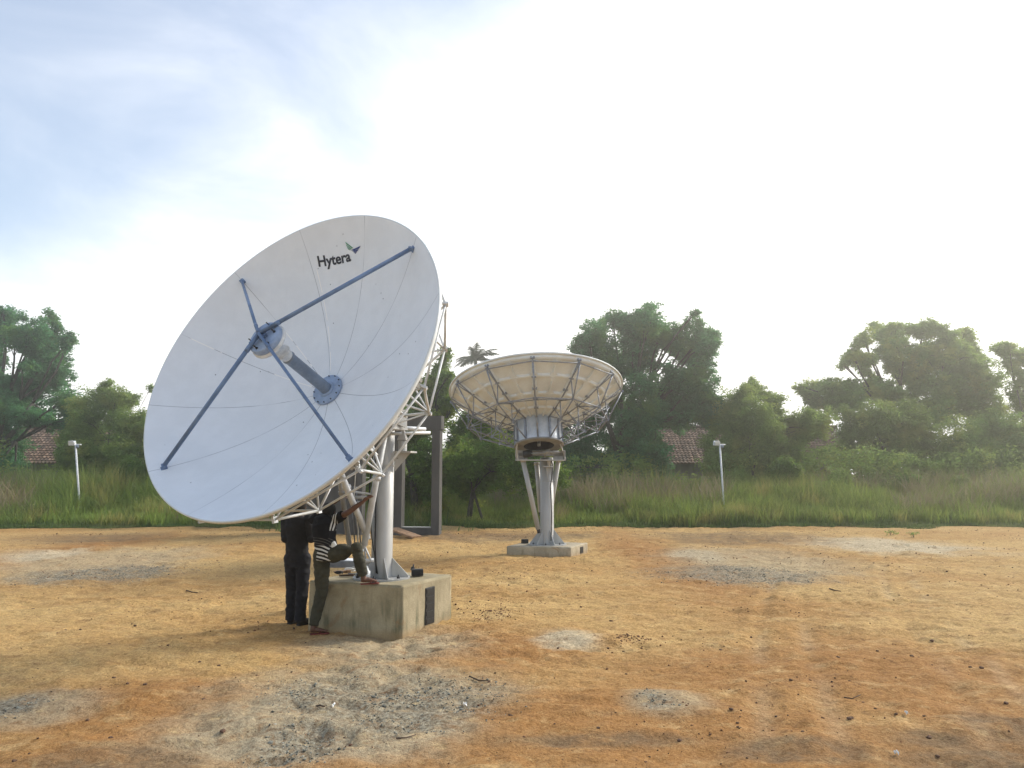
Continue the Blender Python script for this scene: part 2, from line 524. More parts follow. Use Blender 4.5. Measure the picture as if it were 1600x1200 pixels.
def ground_h(x, y):
    near = 1 - sstep(np.hypot(x, y - 14), 26, 60)
    h = (fbm(x * 0.28, y * 0.36, 3, 3) - 0.5) * 0.16
    h = h + (fbm(x * 0.9, y * 1.35, 8, 6, 0.66) - 0.5) * 0.19
    rid = 1 - np.abs(fbm(x * 1.2 + 0.5 * y, y * 1.9, 21, 4, 0.55) * 2 - 1)
    h = h + (rid ** 4) * 0.026
    h = h + (fbm(x * 5.5, y * 8, 31, 3, 0.6) - 0.5) * (0.02 + 0.05 * sstep(fbm(x * 0.5, y * 0.6, 33, 3), 0.5, 0.7))
    gs = patch(x, y, GREY_SAND, 5)
    cell = vnoise(x * 4.2 + 3 * vnoise(x * 1.2, y * 1.2, 40), y * 5.2, 41)
    h = h - gs * sstep(cell, 0.55, 0.9) * 0.055 + gs * (fbm(x * 7, y * 9, 43, 3) - 0.5) * 0.05
    # wheel ruts running away on the right
    for x0, k, c in ((2.15, 0.36, 0.4), (2.75, 0.36, 0.4), (3.9, 0.42, -0.2)):
        xc = x0 + (y - 7) * k + 0.15 * np.sin(y * 0.35 + c)
        h = h - np.exp(-((x - xc) / 0.11) ** 2) * 0.016 * fbm(x * 1.5, y * 1.5, 35, 3) * 1.6 * sstep(y, 5, 6) * (1 - sstep(y, 17, 25))
        h = h + np.exp(-((np.abs(x - xc) - 0.2) / 0.07) ** 2) * 0.012 * fbm(x * 1.1, y * 1.1, 36, 3) * 1.6 * (1 - sstep(y, 17, 25))
    # shallow scuffs and old footprints scattered about
    sc_ = vnoise(x * 2.3 + 11, y * 2.6 - 4, 44); h = h - sstep(sc_, 0.72, 0.95) * 0.022 * sstep(fbm(x * 0.35, y * 0.35, 45, 2), 0.42, 0.6)
    # small bank under the grass edge
    h = h + np.exp(-((y - 31.3 - 0.5 * fbm(x * 0.4, y * 0, 50, 3)) / 0.5) ** 2) * 0.06
    flat = np.minimum(1, np.hypot(x + 1.85, y - 11.1) / 1.0 * 0 + 1)
    return h * near * flat

fx = np.arange(-13, 13.01, 0.05)
ex = 13 * np.cumprod(np.full(34, 1.125))
xs = np.concatenate([-ex[::-1], fx, ex])
fy = np.concatenate([np.arange(4.0, 14, 0.04), np.arange(14, 24, 0.07), np.arange(24, 34, 0.14)])
ey = 34 * np.cumprod(np.full(30, 1.12))
yb = -np.array([700., 300, 120, 50, 20, 8, 2, 0, -2, -3, -3.5])
ys = np.concatenate([yb, fy, ey])
X, Y = np.meshgrid(xs, ys)
Z = ground_h(X, Y)
far = sstep(np.hypot(X, Y), 60, 900)
verts = np.stack([X, Y, Z], -1).reshape(-1, 3)
nx, ny = len(xs), len(ys)
idx = np.arange(nx * ny).reshape(ny, nx)
faces = np.stack([idx[:-1, :-1], idx[:-1, 1:], idx[1:, 1:], idx[1:, :-1]], -1).reshape(-1, 4)

def ground_mat():
    m, nt, out = new_mat("sandy_ground")
    t = NT(nt)
    co = t.n("ShaderNodeTexCoord").outputs["Object"]
    pa = t.n("ShaderNodeAttribute", attribute_name="patch_a")
    pb = t.n("ShaderNodeAttribute", attribute_name="patch_b")
    sa = t.n("ShaderNodeSeparateColor", {"Color": pa.outputs["Color"]})
    sb = t.n("ShaderNodeSeparateColor", {"Color": pb.outputs["Color"]})
    sand, grav, pale = sa.outputs
    dark, orange, verge = sb.outputs
    big = t.noise(t.scale(co, 0.6, 1.0, 1), 0.30, 5, 0.55)
    mid = t.noise(t.scale(co, 0.8, 1.2, 1), 1.3, 10, 0.7, 0.3)
    fine = t.noise(co, 22, 8, 0.7)
    c = t.mix(t.ss(big, 0.33, 0.64), SAND_A, SAND_B)
    c = t.mix(t.math("MULTIPLY", orange, 0.85), c, SAND_O)
    c = t.mix(t.ss(mid, 0.53, 0.74, 0, 0.6), c, SAND_R)
    c = t.mix(t.ss(t.noise(t.scale(co, 0.8, 1.3, 1), 2.1, 9, 0.68, 0.2), 0.50, 0.70, 0, 0.5), c, SAND_P)
    c = t.mix(t.math("MULTIPLY", pale, 0.85), c, (0.66, 0.57, 0.40))
    c = t.mix(t.math("MULTIPLY", sand, 0.9), c, (0.44, 0.37, 0.25))
    c = t.mix(t.ss(t.math("MULTIPLY", sand, t.noise(co, 3.0, 6, 0.65)), 0.50, 0.62, 0, 0.7), c, (0.62, 0.46, 0.26))
    gv = t.mix(t.ss(fine, 0.35, 0.65), (0.08, 0.085, 0.07), (0.34, 0.33, 0.27))
    c = t.mix(t.math("MULTIPLY", grav, t.ss(t.noise(co, 6, 6, 0.7), 0.28, 0.52)), c, gv)
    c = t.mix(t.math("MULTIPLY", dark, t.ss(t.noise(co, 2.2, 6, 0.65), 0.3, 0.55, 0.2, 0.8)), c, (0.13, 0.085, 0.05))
    mott = t.noise(co, 4.5, 8, 0.72, 0.3)
    c = t.mix(t.ss(mott, 0.52, 0.66, 0, 0.6), c, SAND_R)
    c = t.mix(t.ss(mott, 0.44, 0.34, 0, 0.35), c, SAND_P)
    # crumbs and grit
    v = t.n("ShaderNodeTexVoronoi", {"Vector": co, "Scale": 26.0})
    crumb = t.ss(t.math("ADD", v.outputs["Distance"], t.math("MULTIPLY", fine, 0.25)), 0.27, 0.33, 1.0, 0.0)
    crumb = t.math("MULTIPLY", crumb, t.ss(t.noise(co, 1.3, 5, 0.7), 0.44, 0.62))
    c = t.mix(t.math("MULTIPLY", crumb, 0.8), c, (0.16, 0.09, 0.05))
    grain = t.noise(co, 60, 6, 0.8)
    c = t.mix(t.ss(t.math("ADD", t.math("MULTIPLY", fine, 0.5), t.math("MULTIPLY", grain, 0.5)), 0.36, 0.62), t.mix(0.55, c, (0.13, 0.07, 0.03)), t.mix(0.12, c, (0.95, 0.8, 0.5)))
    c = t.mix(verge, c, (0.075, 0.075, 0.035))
    b = t.n("ShaderNodeBsdfPrincipled")
    t.put(b.inputs["Base Color"], c)
    b.inputs["Roughness"].default_value = 0.95
    b.inputs["Specular IOR Level"].default_value = 0.12
    h = t.math("ADD", t.math("MULTIPLY", t.noise(co, 9, 8, 0.7), 0.8),
               t.math("ADD", t.math("MULTIPLY", fine, 0.35), t.math("MULTIPLY", crumb, 0.35)))
    bn = t.n("ShaderNodeBump")
    bn.inputs["Strength"].default_value = 1.0
    bn.inputs["Distance"].default_value = 0.05
    t.put(bn.inputs["Height"], h)
    t.put(b.inputs["Normal"], bn.outputs[0])
    nt.links.new(b.outputs[0], out.inputs[0])
    return m
SAND_A, SAND_B, SAND_O = (0.47, 0.25, 0.070), (0.61, 0.39, 0.145), (0.36, 0.142, 0.024)
SAND_R, SAND_P = (0.24, 0.105, 0.032), (0.74, 0.53, 0.25)

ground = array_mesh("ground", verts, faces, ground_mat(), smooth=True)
tag(ground, kind="structure")
xf, yf = X.ravel(), Y.ravel()
edge_n = fbm(xf * 0.9, yf * 0.9, 60, 4)
A_ = np.stack([patch(xf, yf, GREY_SAND, 5, 0.9, 0.9), 0.85 * patch(xf, yf, GRAVEL, 6, 1.0, 1.1), patch(xf, yf, PALE, 7, 0.9), np.ones_like(xf)], 1)
for x0, k_, c_ in ((2.15, 0.36, 0.4), (2.75, 0.36, 0.4), (3.9, 0.42, -0.2), (4.5, 0.42, -0.2)):
    xc_ = x0 + (yf - 7) * k_ + 0.15 * np.sin(yf * 0.35 + c_)
    A_[:, 2] = np.maximum(A_[:, 2], 0.22 * np.exp(-((xf - xc_) / 0.10) ** 2) * sstep(fbm(xf * 1.2, yf * 1.2, 66, 4), 0.35, 0.6) * sstep(yf, 5.0, 6.5) * (1 - sstep(yf, 15, 20)))
A_[:, 0] = np.maximum(A_[:, 0], 0.75 * patch(xf, yf, GREY_SOIL, 12, 1.0, 0.8))
B_ = np.stack([patch(xf, yf, DIRT_AND_SHADE, 9, 1.0, 1.2), patch(xf, yf, ORANGE, 10, 1.2, 0.8),
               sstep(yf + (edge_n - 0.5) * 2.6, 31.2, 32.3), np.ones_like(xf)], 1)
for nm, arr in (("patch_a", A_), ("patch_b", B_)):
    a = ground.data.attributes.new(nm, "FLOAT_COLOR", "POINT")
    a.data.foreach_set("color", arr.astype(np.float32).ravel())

def gz(x, y):
    return float(ground_h(np.array([float(x)]), np.array([float(y)]))[0])

# ------------------------------------------------------------------ stones, gravel, litter
def ico(sub=1):
    import bmesh
    bm = bmesh.new(); bmesh.ops.create_icosphere(bm, subdivisions=sub, radius=1)
    bm.verts.index_update()
    v = np.array([q.co[:] for q in bm.verts]); f = np.array([[x.index for x in fc.verts] for fc in bm.faces]); bm.free()
    return v, f
IV, IF = ico(1)

def scatter_stones(name, pos, size, mats, tone=None):
    n = len(pos); nv = len(IV)
    sc3 = size[:, None] * rng.uniform(0.55, 1.15, (n, 3)); sc3[:, 2] *= 0.7
    jit = 1 + rng.uniform(-0.25, 0.25, (n, nv, 1))
    v = IV[None] * jit * sc3[:, None, :]
    a = rng.uniform(0, 6.28, n); ca, sa = np.cos(a)[:, None], np.sin(a)[:, None]
    v = np.stack([v[..., 0] * ca - v[..., 1] * sa, v[..., 0] * sa + v[..., 1] * ca, v[..., 2]], -1)
    v += pos[:, None, :]
    f = (IF[None] + (np.arange(n) * nv)[:, None, None]).reshape(-1, 3)
    tn = np.repeat(rng.random(n), nv) if tone is None else np.repeat(tone, nv)
    return array_mesh(name, v.reshape(-1, 3), f, mats, tone=tn)

def tone_mat(name, a, b, rough=0.9):
    m, nt, out = new_mat(name); t = NT(nt)
    at = t.n("ShaderNodeAttribute", attribute_name="tone").outputs["Fac"]
    bs = t.n("ShaderNodeBsdfPrincipled", {"Roughness": rough, "Specular IOR Level": 0.2})
    t.put(bs.inputs["Base Color"], t.mix(at, a, b))
    nt.links.new(bs.outputs[0], out.inputs[0]); return m

# grey gravel in its patches
N = 170000
gx, gy = rng.uniform(-10, 9, N), 5.0 + 17 * rng.random(N) ** 1.3
p = patch(gx, gy, GRAVEL, 6, 1.3, 1.1) * sstep(fbm(gx * 2.5, gy * 2.5, 77, 3), 0.36, 0.56)
k = rng.random(N) < p * 0.9
gx, gy = gx[k], gy[k]
sz = rng.uniform(0.005, 0.011, len(gx)) * (1 + 0.9 * (rng.random(len(gx)) < 0.06))
gp = np.stack([gx, gy, ground_h(gx, gy) + sz * 0.3], 1)
tag(scatter_stones("gravel", gp, sz, tone_mat("gravel_stone", (0.06, 0.065, 0.055), (0.36, 0.35, 0.29))),
    "loose grey gravel strewn over the sand in patches", "gravel", kind="stuff")
# dark crumbs of laterite everywhere, denser in places
N = 22000
gx, gy = rng.uniform(-20, 20, N), 5.2 + 26 * rng.random(N) ** 1.2
p = 0.10 + 0.9 * sstep(fbm(gx * 0.7, gy * 0.9, 88, 4), 0.52, 0.68) + 3 * patch(gx, gy, RED_BITS, 13, 0.5)
k = (rng.random(N) < p * 0.7) & (np.abs(gx) < gy * 0.75 + 1)
gx, gy = gx[k], gy[k]
ex2, ey2 = [], []
for cx, cy, a, b in RED_BITS:
    ex2.append(rng.normal(cx, a * 0.55, 130)); ey2.append(rng.normal(cy, b * 0.6, 130))
gx = np.concatenate([gx] + ex2); gy = np.concatenate([gy] + ey2)
sz = 0.005 + 0.012 * rng.random(len(gx)) ** 3 + 0.0006 * gy * rng.random(len(gx))
gp = np.stack([gx, gy, ground_h(gx, gy) + sz * 0.25], 1)
tag(scatter_stones("grit", gp, sz, tone_mat("laterite_grit", (0.05, 0.03, 0.025), (0.30, 0.15, 0.08))),
    "scattered dark red-brown grit over the sand", "grit", kind="stuff")
# larger clods one can pick out in the photo
spots = [(826, 0)]
STONE_PX = [(1329, 1134, 9), (1236, 1072, 6), (1401, 1127, 5), (1445, 1127, 5), (1452, 1155, 8), (1465, 1182, 6), (1534, 1054, 7), (1517, 1053, 5), (1572, 1102, 7),
            (1143, 1122, 6), (1062, 1163, 8), (1216, 976, 5), (1215, 1014, 5), (1174, 997, 4), (1456, 998, 6), (1425, 1033, 5), (1371, 1023, 4), (1450, 936, 4),
            (126, 987, 5), (102, 985, 4), (211, 976, 5), (262, 1014, 4), (227, 1072, 6), (199, 1072, 5), (178, 1061, 5), (137, 1121, 6), (173, 1154, 6), (312, 1035, 5), (342, 1041, 5),
            (348, 1148, 9), (318, 1095, 5), (797, 1121, 6), (764, 1067, 5), (935, 1145, 5), (738, 990, 4), (955, 977, 5), (908, 949, 4), (890, 947, 4), (795, 916, 3), (757, 903, 3),
            (1095, 982, 4), (1126, 1015, 5), (1310, 1035, 5), (1182, 1101, 4), (1255, 1155, 5), (52, 950, 4), (22, 1192, 7), (505, 1100, 4), (460, 1160, 5), (712, 953, 4)]
mproto = None
import bmesh
def stone_mesh(i):
    bm = bmesh.new(); bmesh.ops.create_icosphere(bm, subdivisions=2, radius=1)
    r2 = random.Random(i)
    for v in bm.verts:
        q = v.co
        f = 1 + 0.22 * math.sin(q.x * 3 + i) * math.cos(q.y * 4 - i) + r2.uniform(-0.09, 0.09)
        v.co = Vector((q.x * f * 1.1, q.y * f * 0.9, q.z * f * 0.62))
    me = bpy.data.meshes.new("stone"); bm.to_mesh(me); bm.free()
    me.materials.append(M["stone"])
    return me
SM = [stone_mesh(i) for i in range(6)]
for i, (px, py, s) in enumerate(STONE_PX):
    g = G(px, py)
    r = s / 2 / F_PX * g.y * 1.0
    o = bpy.data.objects.new("stone", SM[i % 6]); COL.objects.link(o)
    o.location = (g.x, g.y, gz(g.x, g.y) + r * 0.25); o.scale = (r, r, r); o.rotation_euler = (0, 0, i * 1.7)
    tag(o, "small dark brown clod lying loose on the orange sand", "stone", "small dark clods scattered on the sand")

def litter_twig(pts, rad, label):
    mb = MB()
    P = []
    for (px, py) in pts:
        g = G(px, py); P.append((g.x, g.y, gz(g.x, g.y) + rad + 0.006))
    mb.tube(P, [rad, rad * 0.9, rad * 0.6][:len(P)] if len(P) <= 3 else rad, 6)
    return tag(mb.build("twig", M["twig"]), label, "twig", "dry twigs on the ground")
litter_twig([(494, 1111), (500, 1115), (507, 1117)], 0.009, "short curved dark twig on the pale grey sand, left of the gravel")
litter_twig([(619, 1163), (635, 1159), (650, 1154)], 0.006, "thin straight twig on the ground below the gravel patch")
litter_twig([(733, 1062), (748, 1065), (766, 1067)], 0.008, "dark twig at the right tip of the big gravel patch")
litter_twig([(1319, 1094), (1332, 1097), (1345, 1093)], 0.006, "thin pale twig lying on the orange sand at right")
litter_twig([(1296, 924), (1305, 926), (1314, 927)], 0.012, "dark stick on the far sand below the right grey patch")
litter_twig([(291, 924), (300, 925), (309, 927)], 0.012, "dark stick on the far sand below the left grey patch")

def scrap(px, py, w_, h_, label):
    g = G(px, py); z = gz(g.x, g.y) + 0.012
    mb = MB(); n = 5; vs = []
    for j in range(n):
        for i in range(n):
            vs.append((g.x + (i / (n - 1) - .5) * w_ + random.uniform(-.004, .004), g.y + (j / (n - 1) - .5) * h_ + random.uniform(-.004, .004),
                       z + 0.02 * math.sin(i * 1.7 + px) * math.cos(j * 1.3) + 0.012))
    fs = [(j * n + i, j * n + i + 1, (j + 1) * n + i + 1, (j + 1) * n + i) for j in range(n - 1) for i in range(n - 1)]
    mb._add(vs, fs, 0, False)
    tag(mb.build("paper_scrap", M["paper"]), label, "paper scrap", "white scraps on the ground")
scrap(521, 1113, 0.02, 0.09, "narrow white scrap standing out on the dark gravel, left part of the patch")
scrap(727, 1103, 0.03, 0.05, "small white scrap at the right end of the gravel patch")
scrap(1417, 1127, 0.022, 0.03, "tiny pale scrap beside a dark clod at lower right")
scrap(1401, 1183, 0.03, 0.03, "tiny pale scrap nearest the bottom right corner")
#PART2

# ------------------------------------------------------------------ concrete plinths
def concrete_mat(name, c1, c2, green, gz0):
    m, nt, out = new_mat(name); t = NT(nt)
    co = t.n("ShaderNodeTexCoord").outputs["Object"]
    c = t.mix(t.ss(t.noise(co, 2.4, 7, 0.65), 0.36, 0.64), c2, c1)
    st = t.ss(t.noise(t.scale(co, 5, 5, 0.8), 1.5, 6, 0.6, 0.2), 0.46, 0.66)
    zz = t.n("ShaderNodeSeparateXYZ", {"Vector": co}).outputs[2]
    c = t.mix(t.math("MULTIPLY", st, t.ss(zz, gz0, gz0 * 0.25, 0.15, 0.8)), c, green)
    c = t.mix(t.ss(t.noise(co, 3.1, 4, 0.6, 1.0), 0.60, 0.72, 0, 0.55), c, (0.30, 0.17, 0.08))
    c = t.mix(t.ss(zz, 0.14, 0.0, 0, 0.6), c, (0.42, 0.27, 0.13))
    c = t.mix(t.ss(t.noise(co, 70, 4, 0.7), 0.3, 0.7, 0, 0.25), c, (0.10, 0.09, 0.07))
    b = t.n("ShaderNodeBsdfPrincipled", {"Roughness": 0.92, "Specular IOR Level": 0.2})
    t.put(b.inputs["Base Color"], c)
    bn = t.n("ShaderNodeBump", {"Strength": 0.6, "Distance": 0.02})
    t.put(bn.inputs["Height"], t.math("ADD", t.noise(co, 6, 8, 0.7), t.math("MULTIPLY", t.noise(co, 55, 5, 0.7), 0.25)))
    t.put(b.inputs["Normal"], bn.outputs[0])
    nt.links.new(b.outputs[0], out.inputs[0])
    return m
M["conc1"] = concrete_mat("stained_concrete", (0.44, 0.375, 0.25), (0.31, 0.265, 0.17), (0.12, 0.125, 0.07), 0.6)
M["conc2"] = concrete_mat("pale_concrete", (0.52, 0.45, 0.33), (0.38, 0.33, 0.24), (0.22, 0.19, 0.12), 0.3)

def worn_block(poly, z0, z1, seed, cell=0.055, amp=0.006):
    """a cast block with slightly wavy faces and chipped edges"""
    import bmesh
    from mathutils import noise
    bm = bmesh.new()
    vb = [bm.verts.new((x, y, z0)) for x, y in poly]; vt = [bm.verts.new((x, y, z1)) for x, y in poly]
    n = len(poly)
    bm.faces.new(vb[::-1]); bm.faces.new(vt)
    for i in range(n): bm.faces.new((vb[i], vb[(i + 1) % n], vt[(i + 1) % n], vt[i]))
    bmesh.ops.bevel(bm, geom=list(bm.edges), offset=0.012, segments=2, affect="EDGES")
    big = [e for e in bm.edges if e.calc_length() > cell * 2]
    bmesh.ops.subdivide_edges(bm, edges=big, cuts=int(1.4 / cell), use_grid_fill=True)
    bm.normal_update()
    for v in bm.verts:
        q = v.co * 3 + Vector((seed, 0, 0))
        d = noise.noise(q) * amp + noise.noise(q * 5) * amp * 0.5
        e = min(abs(v.co.z - z1), 1)
        v.co += v.normal * d
        if e < 0.03: v.co.z -= max(0, noise.noise(v.co * 9 + Vector((0, seed, 0))) - 0.15) * 0.03
    mb = MB()
    bm.verts.index_update()
    mb._add([v.co for v in bm.verts], [[v.index for v in f.verts] for f in bm.faces], 0, True)
    bm.free()
    return mb

# near plinth
PA, PB, PL = Vector((-1.45, 10.35)), Vector((-0.88, 11.50)), Vector((-2.80, 10.85))
PD = PB + PL - PA
pc = (PA + PD) / 2
pl1 = empty("concrete_plinth", (pc.x, pc.y, 0), "large stained concrete block under the near dish, with people beside it", "concrete block", None)
worn_block([tuple(PA), tuple(PB), tuple(PD), tuple(PL)], -0.12, 0.68, 3).build("block", M["conc1"], pl1)
def face_slot(A, B, s, zc, w_, h_, parent, proud=0.012):
    d = (B - A).normalized(); nrm = Vector((d.y, -d.x))
    p = A + (B - A) * s + nrm * (proud * 0.5 - 0.01)
    ang = math.atan2(d.y, d.x)
    mb = MB(); mb.box((p.x, p.y, zc), (w_, 0.02 + proud, h_), (0, 0, ang), bevel=0.012)
    k = 5
    for i in range(k):
        q = p + nrm * (0.012 + proud * 0.5)
        mb.box((q.x, q.y, zc - h_ / 2 + h_ * (i + 0.5) / k), (w_ * 0.82, 0.008, h_ / k * 0.55), (0, 0, ang))
    mb.build("cable_duct", M["black_plastic"], parent)
face_slot(PA, PB, 0.535, 0.325, 0.24, 0.50, pl1)

# far plinth
QA, QB, QL = Vector((1.52, 20.3)), Vector((2.11, 21.8)), Vector((-0.14, 20.7))
QD = QB + QL - QA
qc = (QA + QD) / 2
pl2 = empty("concrete_plinth", (qc.x, qc.y, 0), "low pale concrete block under the far dish, out on open sand", "concrete block", None)
worn_block([tuple(QA), tuple(QB), tuple(QD), tuple(QL)], -0.12, 0.28, 9).build("block", M["conc2"], pl2)
face_slot(QA, QB, 0.62, 0.13, 0.30, 0.17, pl2)

# ------------------------------------------------------------------ satellite dishes
def dish_frame(C, az, el, R):
    n = Vector((math.cos(el) * math.sin(az), math.cos(el) * math.cos(az), math.sin(el)))
    u = Vector((math.cos(az), -math.sin(az), 0))
    v = n.cross(u)
    if v.z < 0: v = -v
    V = Vector(C) - n * 0.427 * R
    X = -u
    return Matrix(((X.x, v.x, n.x, V.x), (X.y, v.y, n.y, V.y), (X.z, v.z, n.z, V.z), (0, 0, 0, 1)))

def satellite_dish(C, az, el, R, seam0, label, root_xy, zb, near):
    global SEAM0
    SEAM0 = seam0
    k = 0.427 / R
    F = dish_frame(C, az, el, R)
    root = empty("satellite_dish", (root_xy[0], root_xy[1], zb), label, "satellite dish")
    tm = M["truss_cream"] if near else M["galvanised"]
    front = reflector_mat("reflector_paint_near" if near else "reflector_paint_far", R, (0.80, 0.83, 0.87), (0.75, 0.78, 0.82),
                          [(180 - 75.6, 0.25, 1.75), (136.6, 0.55, 1.35), (166.6, 0.3, 0.95), (166.6, 1.7, 2.12)] if near else ())
    back = simple("reflector_back_%d" % near, (0.70, 0.74, 0.75), (0.62, 0.645, 0.64), 2.0, 0.6, speck=(0.66, 0.58, 0.45), speck_amt=0.7)
    # reflector shell (local frame, z = boresight)
    mb = MB()
    prof = [R * i / 30 for i in range(31)]
    seg = 144
    fr = [(max(r, 0.012), k * r * r) for r in prof]
    mb.lathe(fr, seg, mi=0)
    mb.lathe([(r, z - 0.03) for r, z in fr], seg, mi=1)
    mb.lathe([(R, k * R * R + 0.0), (R + 0.012, k * R * R + 0.002), (R + 0.020, k * R * R - 0.010), (R + 0.020, k * R * R - 0.045), (R - 0.005, k * R * R - 0.05), (R, k * R * R - 0.03)], seg, mi=1)
    refl = mb.build("reflector", [front, back], root, F, recalc=False)
    # stiffening ribs moulded on the back
    mb = MB()
    def strip(pts, wid, h):
        """pts (x,y) along the back surface; a raised band with chamfered sides"""
        n = len(pts); vs = []
        for i, (x, y) in enumerate(pts):
            a = Vector(pts[max(0, i - 1)]); b = Vector(pts[min(n - 1, i + 1)])
            d = (b - a).normalized(); nn = Vector((-d.y, d.x))
            for off, dz in ((-wid * 0.9, 0.0), (-wid * 0.5, h), (wid * 0.5, h), (wid * 0.9, 0.0)):
                q = Vector((x, y)) + nn * off
                vs.append((q.x, q.y, k * q.length_squared - 0.028 - dz))
        fs = [(4 * i + j, 4 * i + j + 1, 4 * i + 5 + j, 4 * i + 4 + j) for i in range(n - 1) for j in range(3)]
        mb._add(vs, fs, 0, False)
    for i in range(24):
        a = R_(seam0 + 15 * i)
        w_ = 0.030 if i % 2 else 0.05
        strip([(math.cos(a) * r, math.sin(a) * r) for r in np.linspace(R * 0.24, R * 0.985, 14)], w_ * 1.15, 0.055)
    for rr in (0.40, 0.60, 0.80, 0.975):
        strip([(math.cos(a) * R * rr, math.sin(a) * R * rr) for a in np.linspace(0, 2 * math.pi, 121)], 0.038, 0.05)
    # fillets where ribs cross
    for i in range(24):
        a = R_(seam0 + 15 * i)
        for rr in (0.60, 0.80, 0.975):
            for s in (-1, 1):
                for q in ((-1,) if rr > 0.9 else (-1, 1)):
                    r0 = R * rr; 
                    P = [(r0 + q * 0.03, s * 0.02), (r0 + q * 0.12, s * 0.02), (r0 + q * 0.03, s * 0.12)]
                    vs = []
                    for (rx, ry) in P:
                        x = math.cos(a) * rx - math.sin(a) * ry; y = math.sin(a) * rx + math.cos(a) * ry
                        vs.append((x, y, k * (x * x + y * y) - 0.078))
                    mb._add(vs, [(0, 1, 2)], 0, False)
    ribs = mb.build("stiffening_ribs", back, refl, F)
    # drum
    rd, zd = 0.262 * R, -0.262 * R
    mb = MB()
    mb.lathe([(rd * 0.97, k * rd * rd - 0.03), (rd, k * rd * rd - 0.035), (rd, zd + 0.02)], 48)
    mb.lathe([(rd - 0.012, k * rd * rd - 0.04), (rd - 0.012, zd + 0.02)], 48, mi=1)
    for i in range(12):
        a = R_(seam0 + 30 * i)
        m4 = Matrix.Rotation(a, 3, "Z")
        mb.box(m4 @ Vector((rd + 0.02, 0, zd / 2 + 0.01)), (0.045, 0.05, -zd - 0.02), m4, mi=2)
    drum = mb.build("hub_drum", [M["drum"], M["hole_dark"], M["galvanised"]], root, F)
    mb = MB()
    ro, ri = rd * 1.07, rd * 0.66
    mb.lathe([(ri, zd - 0.02), (ro, zd - 0.02), (ro, zd + 0.02), (ri, zd + 0.02)], 12 * 4, closed=True, sm=False)
    mb.lathe([(ri, zd), (ri - 0.004, zd + 0.25)], 48, mi=1)
    mb.lathe([(ri, zd + 0.25), (0.001, zd + 0.25)], 48, mi=1)
    mb.tube([(0, 0.02, zd + 0.25), (0, 0.02, zd + 0.02)], 0.035, 10, mi=2)
    mb.tube([(0, 0.02, zd + 0.10), (0, 0.02, zd - 0.015)], 0.05, 10, mi=2)
    mb.build("back_plate", [M["plate_brown"], M["hole_dark"], M["galvanised"]], drum, F)
    # radial trusses: one mesh, twelve parts
    up = [(0.27, -0.02), (0.40, 0), (0.53, 0), (0.66, 0), (0.79, 0), (0.975, 0)]
    U_ = [Vector((r * R, 0, k * (r * R) ** 2 - 0.09)) for r, _ in up]
    L_ = [Vector((a * R, 0, b * R)) for a, b in ((0.272, -0.245), (0.53, -0.125), (0.80, 0.0), (0.992, 0.335))]
    mb = MB()
    r1 = 0.0165 if near else 0.0185
    mb.tube(U_, r1 * 1.15, 8)
    for a, b in zip(L_[:-1], L_[1:]): mb.tube([a, b], r1, 8)
    for a, b in ((U_[2], L_[1]), (U_[2], L_[2]), (U_[4], L_[2]), (U_[4], L_[3]), (U_[0], L_[1]), (U_[1], L_[1]), (U_[5], L_[3])):
        mb.tube([a, b], r1 * 0.8, 7)
    for q in U_[1:]:
        for s in (-1, 1):
            mb.box(q + Vector((0, s * 0.035, 0.03)), (0.07, 0.045, 0.05), mi=1)
    for q in L_[1:]:
        mb.box(q, (0.07, 0.03, 0.07), (0, 0.5, 0), mi=0)
    Fk = F @ Matrix.Rotation(R_(seam0), 4, "Z")
    truss = mb.build("radial_truss", [tm, M["bracket"] if near else M["galvanised"]], root, Fk)
    for i in range(1, 12):
        copy_part(truss, root, F @ Matrix.Rotation(R_(seam0 + 30 * i), 4, "Z"))
    # ring braces
    for L in (L_[3], L_[2]):
        mb = MB()
        for i in range(12):
            a, b = R_(seam0 + 30 * i), R_(seam0 + 30 * i + 30)
            mb.tube([(math.cos(a) * L.x, math.sin(a) * L.x, L.z), (math.cos(b) * L.x, math.sin(b) * L.x, L.z)], r1 * 0.85, 7)
        mb.build("ring_brace", tm, root, F)
    mb = MB()
    for i in range(12):      # cross braces between neighbouring trusses
        a, b = R_(seam0 + 30 * i), R_(seam0 + 30 * i + 30)
        if i % 2: a, b = b, a
        mb.tube([(math.cos(a) * U_[2].x, math.sin(a) * U_[2].x, U_[2].z), (math.cos(b) * L_[2].x, math.sin(b) * L_[2].x, L_[2].z)], r1 * 0.6, 6)
    mb.build("cross_brace", tm, root, F)
    # feed
    mb = MB()
    mb.lathe([(0.001, 0.05), (0.215, 0.05), (0.222, 0.045), (0.222, 0.018), (0.20, 0.0)], 48)
    for i in range(12):
        a = R_(30 * i + 10)
        mb.tube([(math.cos(a) * .205, math.sin(a) * .205, 0.045), (math.cos(a) * .205, math.sin(a) * .205, 0.065)], 0.009, 6, mi=1)
    fl = mb.build("feed_flange", [M["flange"], M["bolt_dark"]], root, F)
    mb = MB()
    mb.lathe([(0.078, 0.05), (0.078, 0.82), (0.088, 0.825), (0.088, 0.845), (0.07, 0.85)], 32)
    mb.lathe([(0.115, 0.05), (0.115, 0.07), (0.082, 0.072)], 32, mi=1)
    ft = mb.build("feed_tube", [M["tube_grey"], M["flange"]], root, F)
    mb = MB()
    mb.lathe([(0.07, 0.85), (0.082, 0.87), (0.088, 0.95), (0.098, 0.945), (0.098, 0.97), (0.09, 0.975), (0.001, 0.97)], 32)
    for i in range(20):
        a = R_(18 * i)
        mb.box((math.cos(a) * 0.1, math.sin(a) * 0.1, 0.957), (0.012, 0.016, 0.03), (0, 0, a))
    mb.build("horn_cap", M["horn_white"], ft, F)
    # subreflector
    mb = MB()
